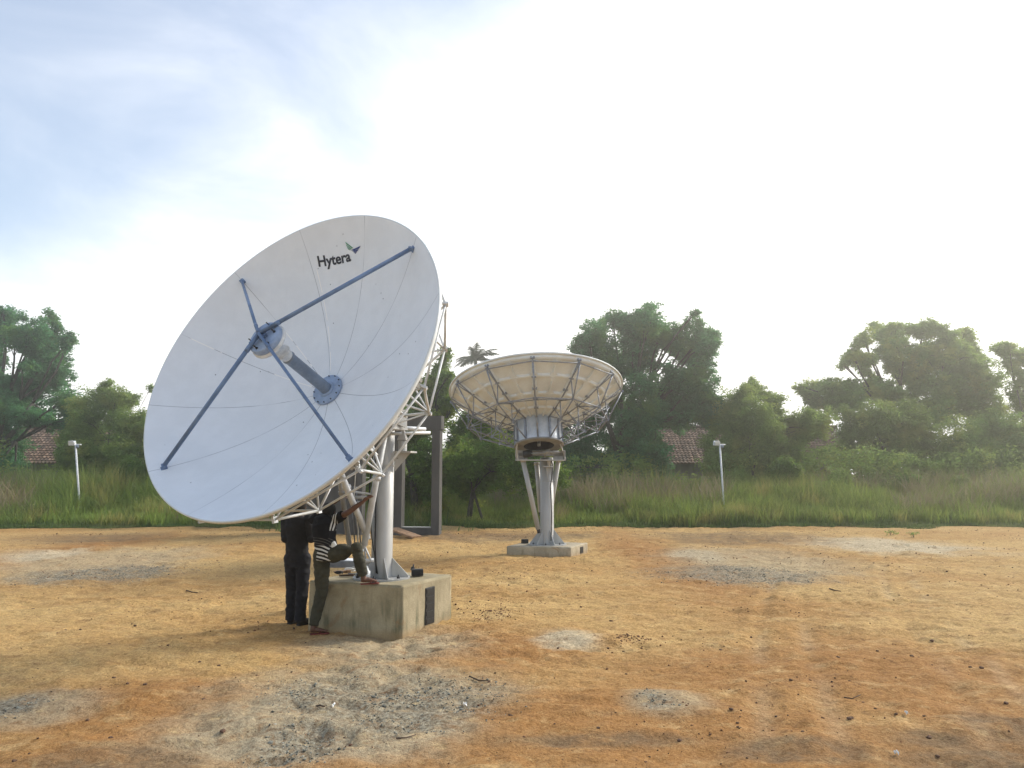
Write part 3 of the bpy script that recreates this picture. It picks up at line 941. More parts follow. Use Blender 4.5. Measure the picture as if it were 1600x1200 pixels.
    mb.lathe([(0.001, 1.31), (0.20, 1.31), (0.218, 1.30), (0.222, 1.285), (0.222, 1.225), (0.212, 1.215)], 48)
    mb.lathe([(0.21, 1.215), (0.21, 1.205), (0.10, 1.19), (0.001, 1.18)], 48, mi=1)
    sub = mb.build("subreflector", [M["flange"], M["horn_white"]], root, F)
    mb = MB()
    mb.lathe([(0.21, 1.235), (0.238, 1.232), (0.242, 1.20), (0.236, 1.185), (0.21, 1.19)], 48)
    mb.build("white_rim", M["horn_white"], sub, F)
    for i in range(6):
        a = R_(60 * i + 20)
        mb = MB()
        x, y = math.cos(a) * 0.165, math.sin(a) * 0.165
        mb.tube([(x, y, 1.30), (x, y, 1.375)], 0.008, 6); mb.tube([(x, y, 1.31), (x, y, 1.322)], 0.018, 6)
        mb.build("bolt", M["bolt_dark"], sub, F)
    # four struts
    for i in range(4):
        a = R_(46.6 + 90 * i)
        rs = R * 0.93
        z0 = k * rs * rs
        d = Vector((math.cos(a), math.sin(a), 0))
        p0 = d * rs + Vector((0, 0, z0 + 0.04)); p1 = Vector((0, 0, 1.385 + (0.02 if i % 2 else 0)))
        rad = 0.027 if i % 2 == 0 else 0.020
        mb = MB(); mb.tube([p0, p1 + d * 0.01], rad, 12)
        mb.tube([p1 + (p0 - p1) * 0.10, p1 + (p0 - p1) * 0.13], rad * 1.15, 12)
        st = mb.build("strut", M["blue_steel"], root, F)
        mb = MB()
        m3 = Matrix.Rotation(a, 3, "Z")
        mb.box(d * (rs + 0.02) + Vector((0, 0, z0 + 0.012)), (0.08, 0.065, 0.016), m3 @ Matrix.Rotation(-0.65, 3, "Y"), bevel=0.004)
        mb.box(d * (rs + 0.0) + Vector((0, 0.0, z0 + 0.04)), (0.05, 0.055, 0.055), m3 @ Matrix.Rotation(-0.65, 3, "Y"), bevel=0.006)
        mb.build("strut_foot", M["blue_steel"], st, F)
    mb = MB()
    for i in range(2):
        a = R_(46.6 + 90 * i)
        mb.box((0, 0, 1.36), (0.34, 0.03, 0.035), (0, 0, a))
    mb.box((0, 0, 1.335), (0.10, 0.10, 0.05), (0, 0, R_(46.6)))
    mb.build("cross_plate", M["blue_steel"], sub, F)
    return root, F, refl, k, rd, zd

def mast(root, xy, z0, z1, r, gh, gw, plate_r, near):
    x, y = xy
    mb = MB()
    T = Matrix.Translation((x, y, 0))
    mb.lathe([(r, z0 + 0.015), (r, z1), (r * 0.6, z1 + 0.01), (0.001, z1 + 0.01)], 40, T)
    mb.lathe([(r + 0.004, z0 + (z1 - z0) * 0.72), (r + 0.004, z0 + (z1 - z0) * 0.72 + 0.02)], 40, T)
    ms = mb.build("mast", M["mast_paint"], root)
    mb = MB()
    mb.lathe([(0.001, z0 + 0.024), (plate_r, z0 + 0.024), (plate_r, z0 - 0.004)], 48, T, sm=False)
    mb.build("base_plate", M["bracket"], root)
    for i in range(6):
        a = R_(60 * i - 8)
        d = Vector((math.cos(a), math.sin(a), 0)); n = Vector((-d.y, d.x, 0))
        P = [d * (r - 0.01) + Vector((0, 0, z0 + gh)), d * (r + gw) + Vector((0, 0, z0 + 0.05)), d * (r + gw) + Vector((0, 0, z0 + 0.024)), d * (r - 0.01) + Vector((0, 0, z0 + 0.024))]
        o = Vector((x, y, 0))
        mb = MB()
        mb._add([o + p + n * 0.007 for p in P] + [o + p - n * 0.007 for p in P], [(0, 1, 2, 3), (7, 6, 5, 4), (0, 4, 5, 1), (1, 5, 6, 2), (2, 6, 7, 3), (3, 7, 4, 0)])
        mb.build("gusset", M["mast_paint"], root)
        a2 = a + R_(30)
        q = Vector((x + math.cos(a2) * (r + gw * 0.8), y + math.sin(a2) * (r + gw * 0.8), z0))
        mb = MB()
        mb.tube([q, q + Vector((0, 0, 0.075))], 0.012, 6); mb.tube([q + Vector((0, 0, 0.024)), q + Vector((0, 0, 0.05))], 0.024, 6)
        mb.build("anchor_bolt", M["bolt_dark"], root)
    return ms

# ---- near dish
C1 = (-2.8366, 9.4122, 3.6217)
d1, F1, refl1, k1, rd1, zd1 = satellite_dish(C1, -2.65785, 0.42333, 2.2, 16.6,
    "large white satellite dish with blue struts on the near stained concrete block", (-1.84, 11.08), 0.68, True)
mast(d1, (-1.84, 11.08), 0.68, 2.86, 0.148, 0.30, 0.24, 0.40, True)

def side_frame(F):
    """unit vectors of the mount: x along the elevation axle, y horizontal boresight"""
    X = Vector((F[0][0], F[1][0], 0)).normalized()
    Yb = Vector((F[0][2], F[1][2], 0)).normalized()
    return X, Yb

def yoke(root, F, top, zd, half, h, matl, near):
    X, Yb = side_frame(F)
    ang = math.atan2(X.y, X.x)
    zax = Vector((F[0][2], F[1][2], F[2][2]))
    V = F.translation
    hub = V + zax * (zd - 0.03)
    mid = (hub + top) / 2
    mb = MB()
    c = Vector((top.x, top.y, top.z)) + (Vector((hub.x, hub.y, 0)) - Vector((top.x, top.y, 0))) * 0.45
    if near: mb.box(c + Vector((0, 0, h * 0.40)), (half * 2, 0.36, 0.03), (0, 0, ang))
    mb.box(c - Vector((0, 0, h * 0.45)), (half * 2, 0.36, 0.03), (0, 0, ang))
    for s in (-1, 1):
        mb.box(c + X * s * (half - 0.16), (0.30, 0.02, h * 0.84), (0, 0, ang))
        mb.box(c + X * s * (half - 0.02), (0.025, 0.34, h * 0.9), (0, 0, ang))
    yk = mb.build("yoke", matl, root)
    for s in (-1, 1):
        a = c + X * s * (half - 0.0); b = hub + X * s * (half * 0.92)
        mb = MB()
        mid = (a + b) / 2
        dvec = (b - a)
        L = dvec.length + 0.30
        q = dvec.to_track_quat("Z", "X").to_matrix()
        mb.box(mid + dvec.normalized() * 0.05, (0.20, 0.025, L), Matrix((X, dvec.normalized().cross(X), dvec.normalized())).transposed() @ Matrix.Rotation(R_(90), 3, "Z"))
        mb.build("side_plate", matl, root)
    mb = MB()
    mb.tube([c + X * (-half + 0.05) + Vector((0, 0, 0.03)), c + X * (half - 0.05) + Vector((0, 0, 0.03))], 0.03, 10)
    mb.tube([c - X * half * 0.9, c + X * half * 0.9], 0.045 if near else 0.03, 10)
    mb.build("axle", M["bracket"] if not near else matl, root)
    return c, X, Yb

c1, X1, Y1 = yoke(d1, F1, Vector((-1.84, 11.08, 2.90)), zd1, 0.50, 0.30, M["bracket"], True)
# shelf with jack pivot and its tubes on the right of the mast
mb = MB()
sc1 = W(633, 706.5, 11.05)
mb.box(sc1, (0.27, 0.22, 0.025), (0, 0, -0.3))
a = W(617, 708, 11.05); b = W(641, 708, 11.05); c = W(617, 736, 11.05)
n_ = Vector((0, 0.012, 0))
mb._add([a - n_, b - n_, c - n_, a + n_, b + n_, c + n_], [(0, 1, 2), (5, 4, 3), (0, 3, 4, 1), (1, 4, 5, 2), (2, 5, 3, 0)])
br = mb.build("jack_bracket", M["mast_paint"], d1)
mb = MB()
T = Matrix.Translation(W(629, 706, 11.05))
mb.lathe([(0.062, 0.0), (0.062, 0.15), (0.05, 0.16)], 24, T)
mb.lathe([(0.088, 0.165), (0.088, 0.18), (0.012, 0.34), (0.001, 0.345)], 4, T @ Matrix.Rotation(0.6, 4, "Z"), sm=False)
mb.build("pivot_housing", M["mast_paint"], br)
mb = MB()
mb.tube([W(604, 667, 10.9), W(665, 671, 11.15)], 0.030, 12)
mb.tube([W(604, 678, 10.9), W(672, 676, 11.3)], 0.022, 12)
mb.tube([W(612, 667, 10.95), W(622, 668, 11.0)], 0.05, 12)
mb.build("actuator", M["truss_cream"], d1)
legs = [([W(603, 668, 10.80), W(569, 852, 10.78)], 0.045, M["truss_cream"]),
        ([W(517, 701, 10.45), W(545, 770, 10.58), W(574, 838, 10.82)], 0.044, M["truss_cream"]),
        ([W(524, 700, 10.7), W(547, 858, 11.02)], 0.036, M["mast_paint"])]
for pts, r, m in legs:
    mb = MB(); mb.tube(pts, r, 14)
    p, q = pts[0], pts[-1]
    mb.tube([p + (q - p) * 0.42, p + (q - p) * 0.45], r * 1.35, 14)
    mb.tube([q - (q - p).normalized() * 0.06, q + (q - p).normalized() * 0.04], r * 0.75, 10)
    mb.build("support_leg", m, d1)
for px, ztop in ((555, 0), (560, 1), (564, 2)):
    mb = MB(); mb.tube([W(px - 8, 760, 10.9 + ztop * .02), W(px, 855, 10.95)], 0.010, 6)
    mb.build("brace_rod", M["galvanised"], d1)
mb = MB()
mb.tube([W(553, 777, 10.75), W(578, 777, 10.75)], 0.022, 8)
mb.tube([W(552, 786, 10.75), W(566, 785, 10.75)], 0.018, 8)
mb.box(W(565, 770, 10.78), (0.26, 0.12, 0.02), (0, 0.12, 0))
mb.build("cross_tie", M["truss_cream"], d1)
# clevis tripod and pot at the foot of the front leg
mb = MB()
pt = W(569, 852, 10.78)
for (px, Yv) in ((563, 10.72), (580, 10.75), (572, 10.9)):
    mb.tube([pt, W(px, 877, Yv)], 0.014, 7)
mb.tube([W(561, 877, 10.75), W(584, 875, 10.78)], 0.026, 10)
T = Matrix.Translation((W(572, 880, 10.78).x, 10.78, 0.684))
mb.lathe([(0.045, 0.0), (0.062, 0.03), (0.062, 0.13), (0.045, 0.14), (0.02, 0.20), (0.001, 0.2)], 24, T)
mb.build("leg_foot", M["truss_cream"], d1)

for P, r, m in (([W(540, 700, 10.6), W(556, 735, 10.65), W(553, 775, 10.7), W(560, 830, 10.75), W(556, 893, 10.8)], .008, M["cable_white"]),
                ([W(585, 690, 10.86), W(588, 760, 10.9), W(586, 850, 10.9), W(588, 896, 10.88)], .011, M["black_plastic"]),
                ([W(583, 700, 10.86), W(576, 780, 10.82), W(581, 840, 10.86), W(590, 897, 10.85)], .009, M["black_plastic"])):
    mb = MB(); mb.tube(P, r, 6); mb.build("hanging_cable", m, d1)
# lettering and wing emblem on the reflector, following its curve
def on_dish(x, y, off=0.005):
    return Vector((x, y, k1 * (x * x + y * y) + off))
H0, H1, A0 = Vector((-0.388, 1.697)), Vector((-0.404, 1.821)), Vector((0.174, 1.717))
tc = bpy.data.curves.new("lettering", "FONT")
tc.body = "Hytera"; tc.size = 1.0; tc.resolution_u = 6; tc.offset = 0.028
to = bpy.data.objects.new("lettering_tmp", tc); COL.objects.link(to)
dg = bpy.context.evaluated_depsgraph_get()
tme = bpy.data.meshes.new_from_object(to.evaluated_get(dg))
bpy.data.objects.remove(to)
bm = bmesh.new(); bm.from_mesh(tme)
bmesh.ops.subdivide_edges(bm, edges=[e for e in bm.edges if e.calc_length() > 0.15], cuts=2)
xs_ = [v.co.x for v in bm.verts]; x0_, x1_ = min(xs_), max(xs_)
capv = 0.73
ex_ = (A0 - H0) / (x1_ - x0_); ey_ = (H1 - H0) / capv
for v in bm.verts:
    q = H0 + ex_ * (v.co.x - x0_) + ey_ * v.co.y
    v.co = on_dish(q.x, q.y)
bm.to_mesh(tme); bm.free()
tme.materials.clear(); M["ink"] = simple("ink_navy", (0.008, 0.012, 0.03), (0.01, 0.012, 0.025), 10, 0.5)
tme.materials.append(M["ink"])
lt = bpy.data.objects.new("lettering", tme); COL.objects.link(lt)
lt.parent = refl1; WM["lettering"] = F1.copy()
tag(lt, "dark word Hytera printed on the upper part of the dish")
def z3(x, y):      # measured emblem outline -> dish surface
    px, py = 460 + x / 6.0, 360 + y / 6.0
    d = Vector(ray(px, py)); o = F1.inverted() @ Vector((0, 0, H_CAM)); dl = F1.inverted().to_3x3() @ d
    a = k1 * (dl.x ** 2 + dl.y ** 2); b = 2 * k1 * (o.x * dl.x + o.y * dl.y) - dl.z; c = k1 * (o.x ** 2 + o.y ** 2) - o.z
    s = (-b + math.sqrt(b * b - 4 * a * c)) / (2 * a)
    if s < 0 or True:
        s2 = (-b - math.sqrt(b * b - 4 * a * c)) / (2 * a)
        s = max(s, s2)
    q = o + dl * s
    return on_dish(q.x, q.y)
def wing(tip, polys, mat, name):
    mb = MB()
    for P in polys:
        mb._add([z3(x, y) for x, y in P], [tuple(range(len(P)))])
    mb.build(name, mat, refl1, F1, recalc=False)
M["logo_green"] = simple("logo_green", (0.05, 0.30, 0.14), (0.04, 0.22, 0.11), 12, 0.5)
M["logo_blue"] = simple("logo_blue", (0.02, 0.05, 0.22), (0.015, 0.04, 0.17), 12, 0.5)
wing(None, [[(478, 108), (552, 166), (545, 172), (486, 128)], [(483, 132), (541, 174), (535, 178), (491, 147)], [(489, 151), (532, 180), (526, 184), (498, 164)],
            [(497, 167), (523, 185), (518, 188), (507, 180)]], M["logo_green"], "green_wing")
wing(None, [[(622, 147), (609, 172), (560, 190), (527, 189)], [(605, 178), (595, 193), (562, 201), (540, 196)], [(592, 197), (585, 208), (566, 211), (551, 204)],
            [(582, 211), (576, 222), (562, 214)]], M["logo_blue"], "blue_wing")

# ---- far dish
C2 = (0.6549, 21.0480, 4.4971)
d2, F2, refl2, k2, rd2, zd2 = satellite_dish(C2, -0.141567, 1.28473, 2.37, 18.4,
    "distant cream-backed satellite dish tipped up to the sky, on the low pale concrete block", (0.95, 21.12), 0.28, False)
mast(d2, (0.95, 21.12), 0.28, 2.62, 0.185, 0.42, 0.28, 0.52, False)
c2, X2, Y2 = yoke(d2, F2, Vector((0.80, 20.95, 2.68)), zd2, 0.66, 0.30, M["mast_paint"], False)
mb = MB()
g = W(825, 709, 20.5); mb.lathe([(0.001, -0.14), (0.09, -0.13), (0.10, 0.0), (0.08, 0.12), (0.001, 0.13)], 16, Matrix.Translation(g) @ Matrix.Rotation(R_(85), 4, "Y"))
mb.build("jack_motor", M["black_plastic"], d2)
mb = MB()
mb.tube([W(826, 709, 20.45), W(874, 706, 20.45)], 0.035, 10)
mb.tube([W(851, 713, 20.5), W(853, 706, 20.42), W(858, 704, 20.42), W(862, 709, 20.45)], 0.03, 8)
mb.build("jack_screw", M["plate_brown"], d2)
mb = MB()
mb.box(W(857, 729, 20.85), (0.30, 0.14, 0.03)); mb.tube([W(858, 728, 20.85), W(858, 715, 20.85)], 0.055, 12)
a, b, c = W(853, 730, 20.9), W(860, 730, 20.9), W(855, 748, 20.9)
mb._add([a + Vector((0, -.01, 0)), b + Vector((0, -.01, 0)), c + Vector((0, -.01, 0)), a + Vector((0, .01, 0)), b + Vector((0, .01, 0)), c + Vector((0, .01, 0))], [(0, 1, 2), (5, 4, 3), (0, 3, 4, 1), (1, 4, 5, 2), (2, 5, 3, 0)])
mb.build("jack_bracket", M["mast_paint"], d2)
for pts, r in (([W(816.5, 716, 20.75), W(841, 827, 20.9)], 0.068), ([W(838.4, 722, 21.3), W(845, 800, 21.4)], 0.07), ([W(873, 716, 21.0), W(858, 812, 21.4)], 0.066)):
    mb = MB(); mb.tube(pts, r, 14)
    p, q = pts
    mb.tube([q, q + (q - p).normalized() * 0.10], r * 0.7, 10, mi=1)
    mb.tube([p, p + (q - p) * 0.05], r * 1.15, 14)
    mb.build("support_leg", [M["mast_paint"], M["bolt_dark"]], d2)

mb = MB(); mb.tube([W(861, 715, 20.85), W(864, 730, 20.8), W(860, 760, 20.88), W(862, 800, 20.9), W(861, 845, 20.85)], .016, 6); mb.build("hanging_cable", M["black_plastic"], d2)
# ------------------------------------------------------------------ things lying on the plinths
def top_at(px, py, z=0.68):
    return G(px, py, z)
def jbox(px, py, z, size, ang, label):
    p = G(px, py, z); mb = MB()
    mb.box((p.x, p.y, z + size[2] / 2 + 0.006), size, (0, 0, ang), bevel=0.012)
    mb.box((p.x, p.y, z + size[2] + 0.008), (size[0] * 0.9, size[1] * 0.9, 0.01), (0, 0, ang))
    for s in (-1, 1):
        mb.tube([(p.x + s * size[0] * 0.3, p.y - size[1] * 0.5 - 0.015, z + size[2] * .5), (p.x + s * size[0] * 0.3, p.y, z + size[2] * .5)], size[2] * 0.18, 8)
    tag(mb.build("cable_box", M["black_plastic"]), label, "cable box")
jbox(652, 900, 0.684, (0.17, 0.11, 0.085), 0.15, "black box near the right edge of the near concrete block")
jbox(820, 849, 0.284, (0.20, 0.12, 0.10), 0.0, "black box on the left of the far concrete block")
# steel tray of parts
p = G(540, 888, 0.684)
tr_ = empty("parts_tray", (p.x - .02, p.y + .18, 0.684), "pale metal tray on the near concrete block between legs of the dish mount", "tray")
mb = MB(); q = Vector((p.x - .02, p.y + .18, 0))
mb.box(q + Vector((0, 0, 0.70)), (0.50, 0.30, 0.02)); 
for s in (-1, 1):
    mb.box(q + Vector((0, s * 0.15, 0.74)), (0.50, 0.012, 0.10)); mb.box(q + Vector((s * 0.25, 0, 0.74)), (0.012, 0.29, 0.10))
mb.build("tray_box", M["galvanised"], tr_)
mb = MB(); mb.box(q + Vector((-.05, 0.0, 0.80)), (0.36, 0.24, 0.015), (0.05, 0.06, 0.1))
mb.build("tray_lid", M["lamp_white"], tr_)
def cable(px, py, rr, n, mat, label, z=0.69):
    c = G(px, py, z); mb = MB(); P = []
    for i in range(n):
        a = i * 0.45; r = rr * (0.75 + 0.25 * math.sin(i * 0.7))
        P.append((c.x + math.cos(a) * r, c.y + math.sin(a) * r * 0.7, z + 0.006 + 0.012 * (i / 14) + 0.006 * math.sin(i)))
    mb.tube(P, 0.007, 6)
    tag(mb.build("cable", mat), label, "cable")
cable(548, 893, 0.10, 60, M["cable_white"], "loose white cable coiled on the near concrete block by the raised foot")
cable(529, 897, 0.07, 45, M["black_plastic"], "loose black cable coiled at the left of the near concrete block")
def lump(name, px, py, size, ang, mat, label, cat):
    p = G(px, py, 0.684); mb = MB()
    mb.box((p.x, p.y, 0.684 + size[2] / 2 + 0.003), size, (0, 0, ang), bevel=min(size) * 0.2)
    mb.box((p.x + 0.4 * size[0] * math.cos(ang), p.y + 0.4 * size[0] * math.sin(ang), 0.684 + size[2] * 0.6 + 0.003), (size[0] * 0.28, size[1] * 1.7, size[2] * 1.15), (0, 0, ang), bevel=min(size) * 0.2)
    tag(mb.build(name, mat), label, cat)
lump("wood_offcut", 535, 896, (0.22, 0.06, 0.04), 0.35, M["wood"], "brown wooden offcut on the near concrete block, left of the olive trouser leg", "wood offcut")
lump("wrench", 556, 899, (0.24, 0.03, 0.025), -0.2, M["gunmetal"], "dark steel wrench lying at the front of the near concrete block", "wrench")
lump("hammer", 541, 901, (0.20, 0.028, 0.03), 0.1, M["twig"], "short dark hammer on the near concrete block beside the white cable", "hammer")
for i, (px, py) in enumerate(((604, 898), (612, 897), (619, 900), (645, 893))):
    p = G(px, py, 0.684); mb = MB()
    mb.lathe([(0.001, 0.05), (0.024, 0.05), (0.03, 0.02), (0.04, 0.0)], 6, Matrix.Translation((p.x, p.y, 0.706)), sm=False)
    mb.tube([(p.x, p.y, .71), (p.x + .01, p.y, .79)], 0.012, 6)
    tag(mb.build("steel_fitting", M["bolt_dark"]), "small dark steel fitting standing loose beside the mast foot", "fitting", "dark fittings on the near concrete block")

# ------------------------------------------------------------------ unfinished concrete frame behind
fr_ = empty("unfinished_shelter", (-4.2, 28.2, 0), "unfinished dark concrete frame of posts and a beam behind the near dish", "concrete frame")
yaw = R_(-12)
fo = Vector((-2.72, 28.0, 0))
def fpos(s, d=0.0):   # s metres to the left of the right-hand post, d metres back
    return fo + Vector((-math.cos(yaw), -math.sin(yaw), 0)) * -(-s) * 1.0 + Vector((-math.sin(yaw), math.cos(yaw), 0)) * d
def fcol(s, wdt, dep, z1, name="post", mat=None):
    p = fpos(s); mb = MB()
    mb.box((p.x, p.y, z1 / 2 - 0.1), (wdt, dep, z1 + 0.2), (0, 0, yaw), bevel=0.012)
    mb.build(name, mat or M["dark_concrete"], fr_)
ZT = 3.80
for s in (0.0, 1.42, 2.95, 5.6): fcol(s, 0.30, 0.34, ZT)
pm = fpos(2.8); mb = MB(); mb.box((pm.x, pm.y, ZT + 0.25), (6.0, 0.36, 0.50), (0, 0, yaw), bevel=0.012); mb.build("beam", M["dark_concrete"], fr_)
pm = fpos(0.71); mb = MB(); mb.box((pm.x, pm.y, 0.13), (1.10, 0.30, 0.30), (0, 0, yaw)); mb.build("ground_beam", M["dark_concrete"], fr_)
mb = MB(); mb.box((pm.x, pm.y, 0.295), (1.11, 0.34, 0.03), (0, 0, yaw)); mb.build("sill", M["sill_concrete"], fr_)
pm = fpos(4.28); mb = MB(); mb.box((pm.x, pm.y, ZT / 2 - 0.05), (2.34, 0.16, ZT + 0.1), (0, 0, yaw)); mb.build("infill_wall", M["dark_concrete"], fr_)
# plank leaning on the sill
a = W(614, 826, 27.3); b = W(651, 839, 26.6)
mb = MB(); d = (b - a); q = d.to_track_quat("X", "Z").to_matrix()
a = Vector((a.x, a.y, 0.30)); b = Vector((b.x, b.y, 0.06)); d = b - a; q = d.to_track_quat("X", "Z").to_matrix()
mb.box((a + b) / 2, (d.length, 0.50, 0.07), q, bevel=0.01)
tag(mb.build("plank", M["wood"]), "brown plank sloping down to the sand at the foot of the dark concrete frame", "plank")

# ------------------------------------------------------------------ lamp posts
def lamp_post(px_top, px_bot, Yd, label):
    b = W(px_bot, 765, Yd); tp = W(px_top, 694, Yd)
    dirv = (tp - b)
    base = b - dirv * (b.z / dirv.z)
    root = empty("lamp_post", (base.x, base.y, 0), label, "lamp post", "slim white lamp posts in the tall grass")
    mb = MB(); mb.tube([base - Vector((0, 0, .1)), tp], 0.042, 12); mb.build("pole", M["lamp_white"], root)
    mb = MB(); mb.tube([tp + Vector((-.30, 0, -.02)), tp + Vector((.26, 0, -.02))], 0.03, 8); mb.build("arm", M["lamp_white"], root)
    mb = MB(); mb.box(tp + Vector((-.14, -.02, 0.045)), (0.26, 0.22, 0.17), (0.35, 0.0, 0.15), bevel=0.02)
    mb.box(tp + Vector((-.14, -.14, 0.075)), (0.22, 0.012, 0.13), (0.35, 0, .15), mi=0)
    mb.build("lamp_head", [M["lamp_white"]], root)
    mb = MB(); mb.lathe([(0.001, 0.05), (0.06, 0.04), (0.075, -0.03), (0.055, -0.08), (0.001, -0.09)], 16, Matrix.Translation(tp + Vector((.10, -.02, -.09))))
    mb.build("sensor", M["tube_grey"], root)
lamp_post(1124.5, 1129.5, 35.0, "slim white lamp post in the tall grass right of the far dish")
lamp_post(118, 123, 35.0, "slim white lamp post in the tall grass at the far left")

# ------------------------------------------------------------------ tile-roofed houses
def tile_mat():
    m, nt, out = new_mat("clay_tiles"); t = NT(nt)
    co = t.n("ShaderNodeTexCoord").outputs["Object"]
    at = t.n("ShaderNodeAttribute", attribute_name="tone").outputs["Fac"]
    c = t.mix(at, (0.11, 0.065, 0.045), (0.38, 0.24, 0.165))
    c = t.mix(t.ss(t.noise(co, 1.3, 5, 0.6), 0.48, 0.68, 0, 0.7), c, (0.13, 0.10, 0.08))
    b = t.n("ShaderNodeBsdfPrincipled", {"Roughness": 0.9}); t.put(b.inputs["Base Color"], c)
    nt.links.new(b.outputs[0], out.inputs[0]); return m
M["tiles"] = tile_mat()
def house(x0, x1, y0, label):
    depth = 7.0; ze, zr = 3.05, 5.5
    root = empty("tiled_house", ((x0 + x1) / 2, y0 + depth / 2, 0), label, "house", "old houses with red tile roofs among the trees")
    mb = MB()
    t_ = 0.25
    mb.box(((x0 + x1) / 2, y0 + 0.6 + t_ / 2, ze / 2), (x1 - x0 - 1, t_, ze)); mb.box(((x0 + x1) / 2, y0 + depth - 0.6, ze / 2), (x1 - x0 - 1, t_, ze))
    for xx in (x0 + 0.5 + t_ / 2, x1 - 0.5 - t_ / 2):
        mb.prism([(y0 + 0.6 + t_, -0.0), (y0 + depth - 0.6 - t_ / 2, 0.0), (y0 + depth - 0.6 - t_ / 2, ze), (y0 + depth / 2, zr - 0.4), (y0 + 0.6 + t_, ze)], -t_ / 2, t_ / 2,
                 Matrix(((0, 0, 1, xx), (1, 0, 0, 0), (0, 1, 0, 0), (0, 0, 0, 1))))
    mb.build("wall", M["plaster"], root)
    vs, fs, tn = [], [], []
    rows, wt = 15, 0.24
    for side in (0, 1):
        for r in range(rows):
            for c_ in range(int((x1 - x0) / wt)):
                f0, f1 = r / rows, (r + 1.12) / rows
                ya = y0 + (depth / 2) * f0 if side == 0 else y0 + depth - (depth / 2) * f0
                yb_ = y0 + (depth / 2) * f1 if side == 0 else y0 + depth - (depth / 2) * f1
                za, zb_ = ze - 0.15 + (zr - ze) * f0 + 0.06, ze - 0.15 + (zr - ze) * f1
                xa = x0 + c_ * wt; j = rng.uniform(-0.015, 0.015); tt = rng.random()
                o = len(vs)
                for (dx, dz) in ((0.0, 0.0), (wt * 0.25, 0.05), (wt * 0.5, 0.06), (wt * 0.8, 0.02), (wt, 0.0)):
                    vs.append((xa + dx, ya + j, za + dz)); vs.append((xa + dx, yb_ + j, zb_ + dz)); tn += [tt, tt]
                for i in range(4): fs.append((o + 2 * i, o + 2 * i + 2, o + 2 * i + 3, o + 2 * i + 1))
                # butt end of the tile
                for (dx, dz) in ((0.0, 0.0), (wt * 0.5, 0.06), (wt, 0.0)):
                    vs.append((xa + dx, ya + j, za + dz)); vs.append((xa + dx, ya + j, za - 0.05)); tn += [tt * .6, tt * .6]
                o2 = o + 10
                fs += [(o2, o2 + 1, o2 + 3, o2 + 2), (o2 + 2, o2 + 3, o2 + 5, o2 + 4)]
    rf = array_mesh("roof", np.array(vs, float), np.array(fs), M["tiles"], root, np.array(tn))
    mb = MB(); mb.tube([(x0, y0 + depth / 2, zr - 0.06), (x1, y0 + depth / 2, zr - 0.06)], 0.14, 8); mb.build("ridge", M["tiles"], rf)
    for xx in (x0 + (x1 - x0) * 0.3, x0 + (x1 - x0) * 0.7):
        mb = MB(); mb.box((xx, y0 + 0.585, 1.5), (1.1, 0.06, 1.2)); mb.box((xx, y0 + 0.55, 1.5), (0.05, 0.04, 1.2)); 
        mb.build("window", M["hole_dark"], root)
house(9.6, 22.0, 48.5, "old tile-roofed house half hidden in trees right of the far dish")
house(-33.5, -21.6, 48.5, "old tile-roofed house half hidden in trees at the far left")
sh = empty("outbuilding", (3.6, 45.0, 0), "small grey plastered outbuilding in the trees just right of the far mast", "outbuilding")
mb = MB(); mb.box((3.6, 46, 1.35), (3.6, 3.0, 2.7)); mb.build("wall", M["plaster"], sh)
mb = MB(); mb.box((3.6, 45.9, 2.85), (4.2, 3.8, 0.16), (0.10, 0, 0)); mb.build("roof", M["dark_concrete"], sh)
for xx in (3.0, 4.6):
    mb = MB(); mb.box((xx, 44.47, 1.75), (0.55, 0.06, 0.6)); mb.box((xx, 44.43, 1.75), (0.05, 0.03, 0.6), mi=1); mb.build("window", [M["hole_dark"], M["lamp_white"]], sh)
#PART3

# ------------------------------------------------------------------ people
def loft(mb, ch, side, seg=18):
    """ch: (point, half width, half depth); side: lateral vector of the body"""
    pts = [Vector(c[0]) for c in ch]
    vs, fs = [], []
    n = len(pts)
    for i, c in enumerate(ch):
        d = (pts[min(n - 1, i + 1)] - pts[max(0, i - 1)]).normalized()
        u = (side - d * side.dot(d))
        if u.length < 0.2: u = d.orthogonal()
        u.normalize(); w_ = d.cross(u)
        rx, ry = c[1], (c[2] if len(c) > 2 else c[1])
        for k in range(seg):
            a = 2 * math.pi * k / seg
            vs.append(pts[i] + u * math.cos(a) * rx + w_ * math.sin(a) * ry)
    for i in range(n - 1):
        for k in range(seg):
            a, b = i * seg + k, i * seg + (k + 1) % seg
            fs.append((a, b, b + seg, a + seg))
    fs.append(tuple(range(seg))[::-1]); fs.append(tuple((n - 1) * seg + k for k in range(seg)))
    mb._add(vs, fs, 0, True)

def ball(mb, c, r, sq=(1, 1, 1), rot=None):
    m = Matrix.Translation(c) @ (rot.to_4x4() if rot is not None else Matrix.Identity(4)) @ Matrix.Diagonal((sq[0], sq[1], sq[2], 1))
    mb.lathe([(r * math.sin(math.pi * i / 12) + (1e-4 if i in (0, 12) else 0), -r * math.cos(math.pi * i / 12)) for i in range(13)], 18, m)

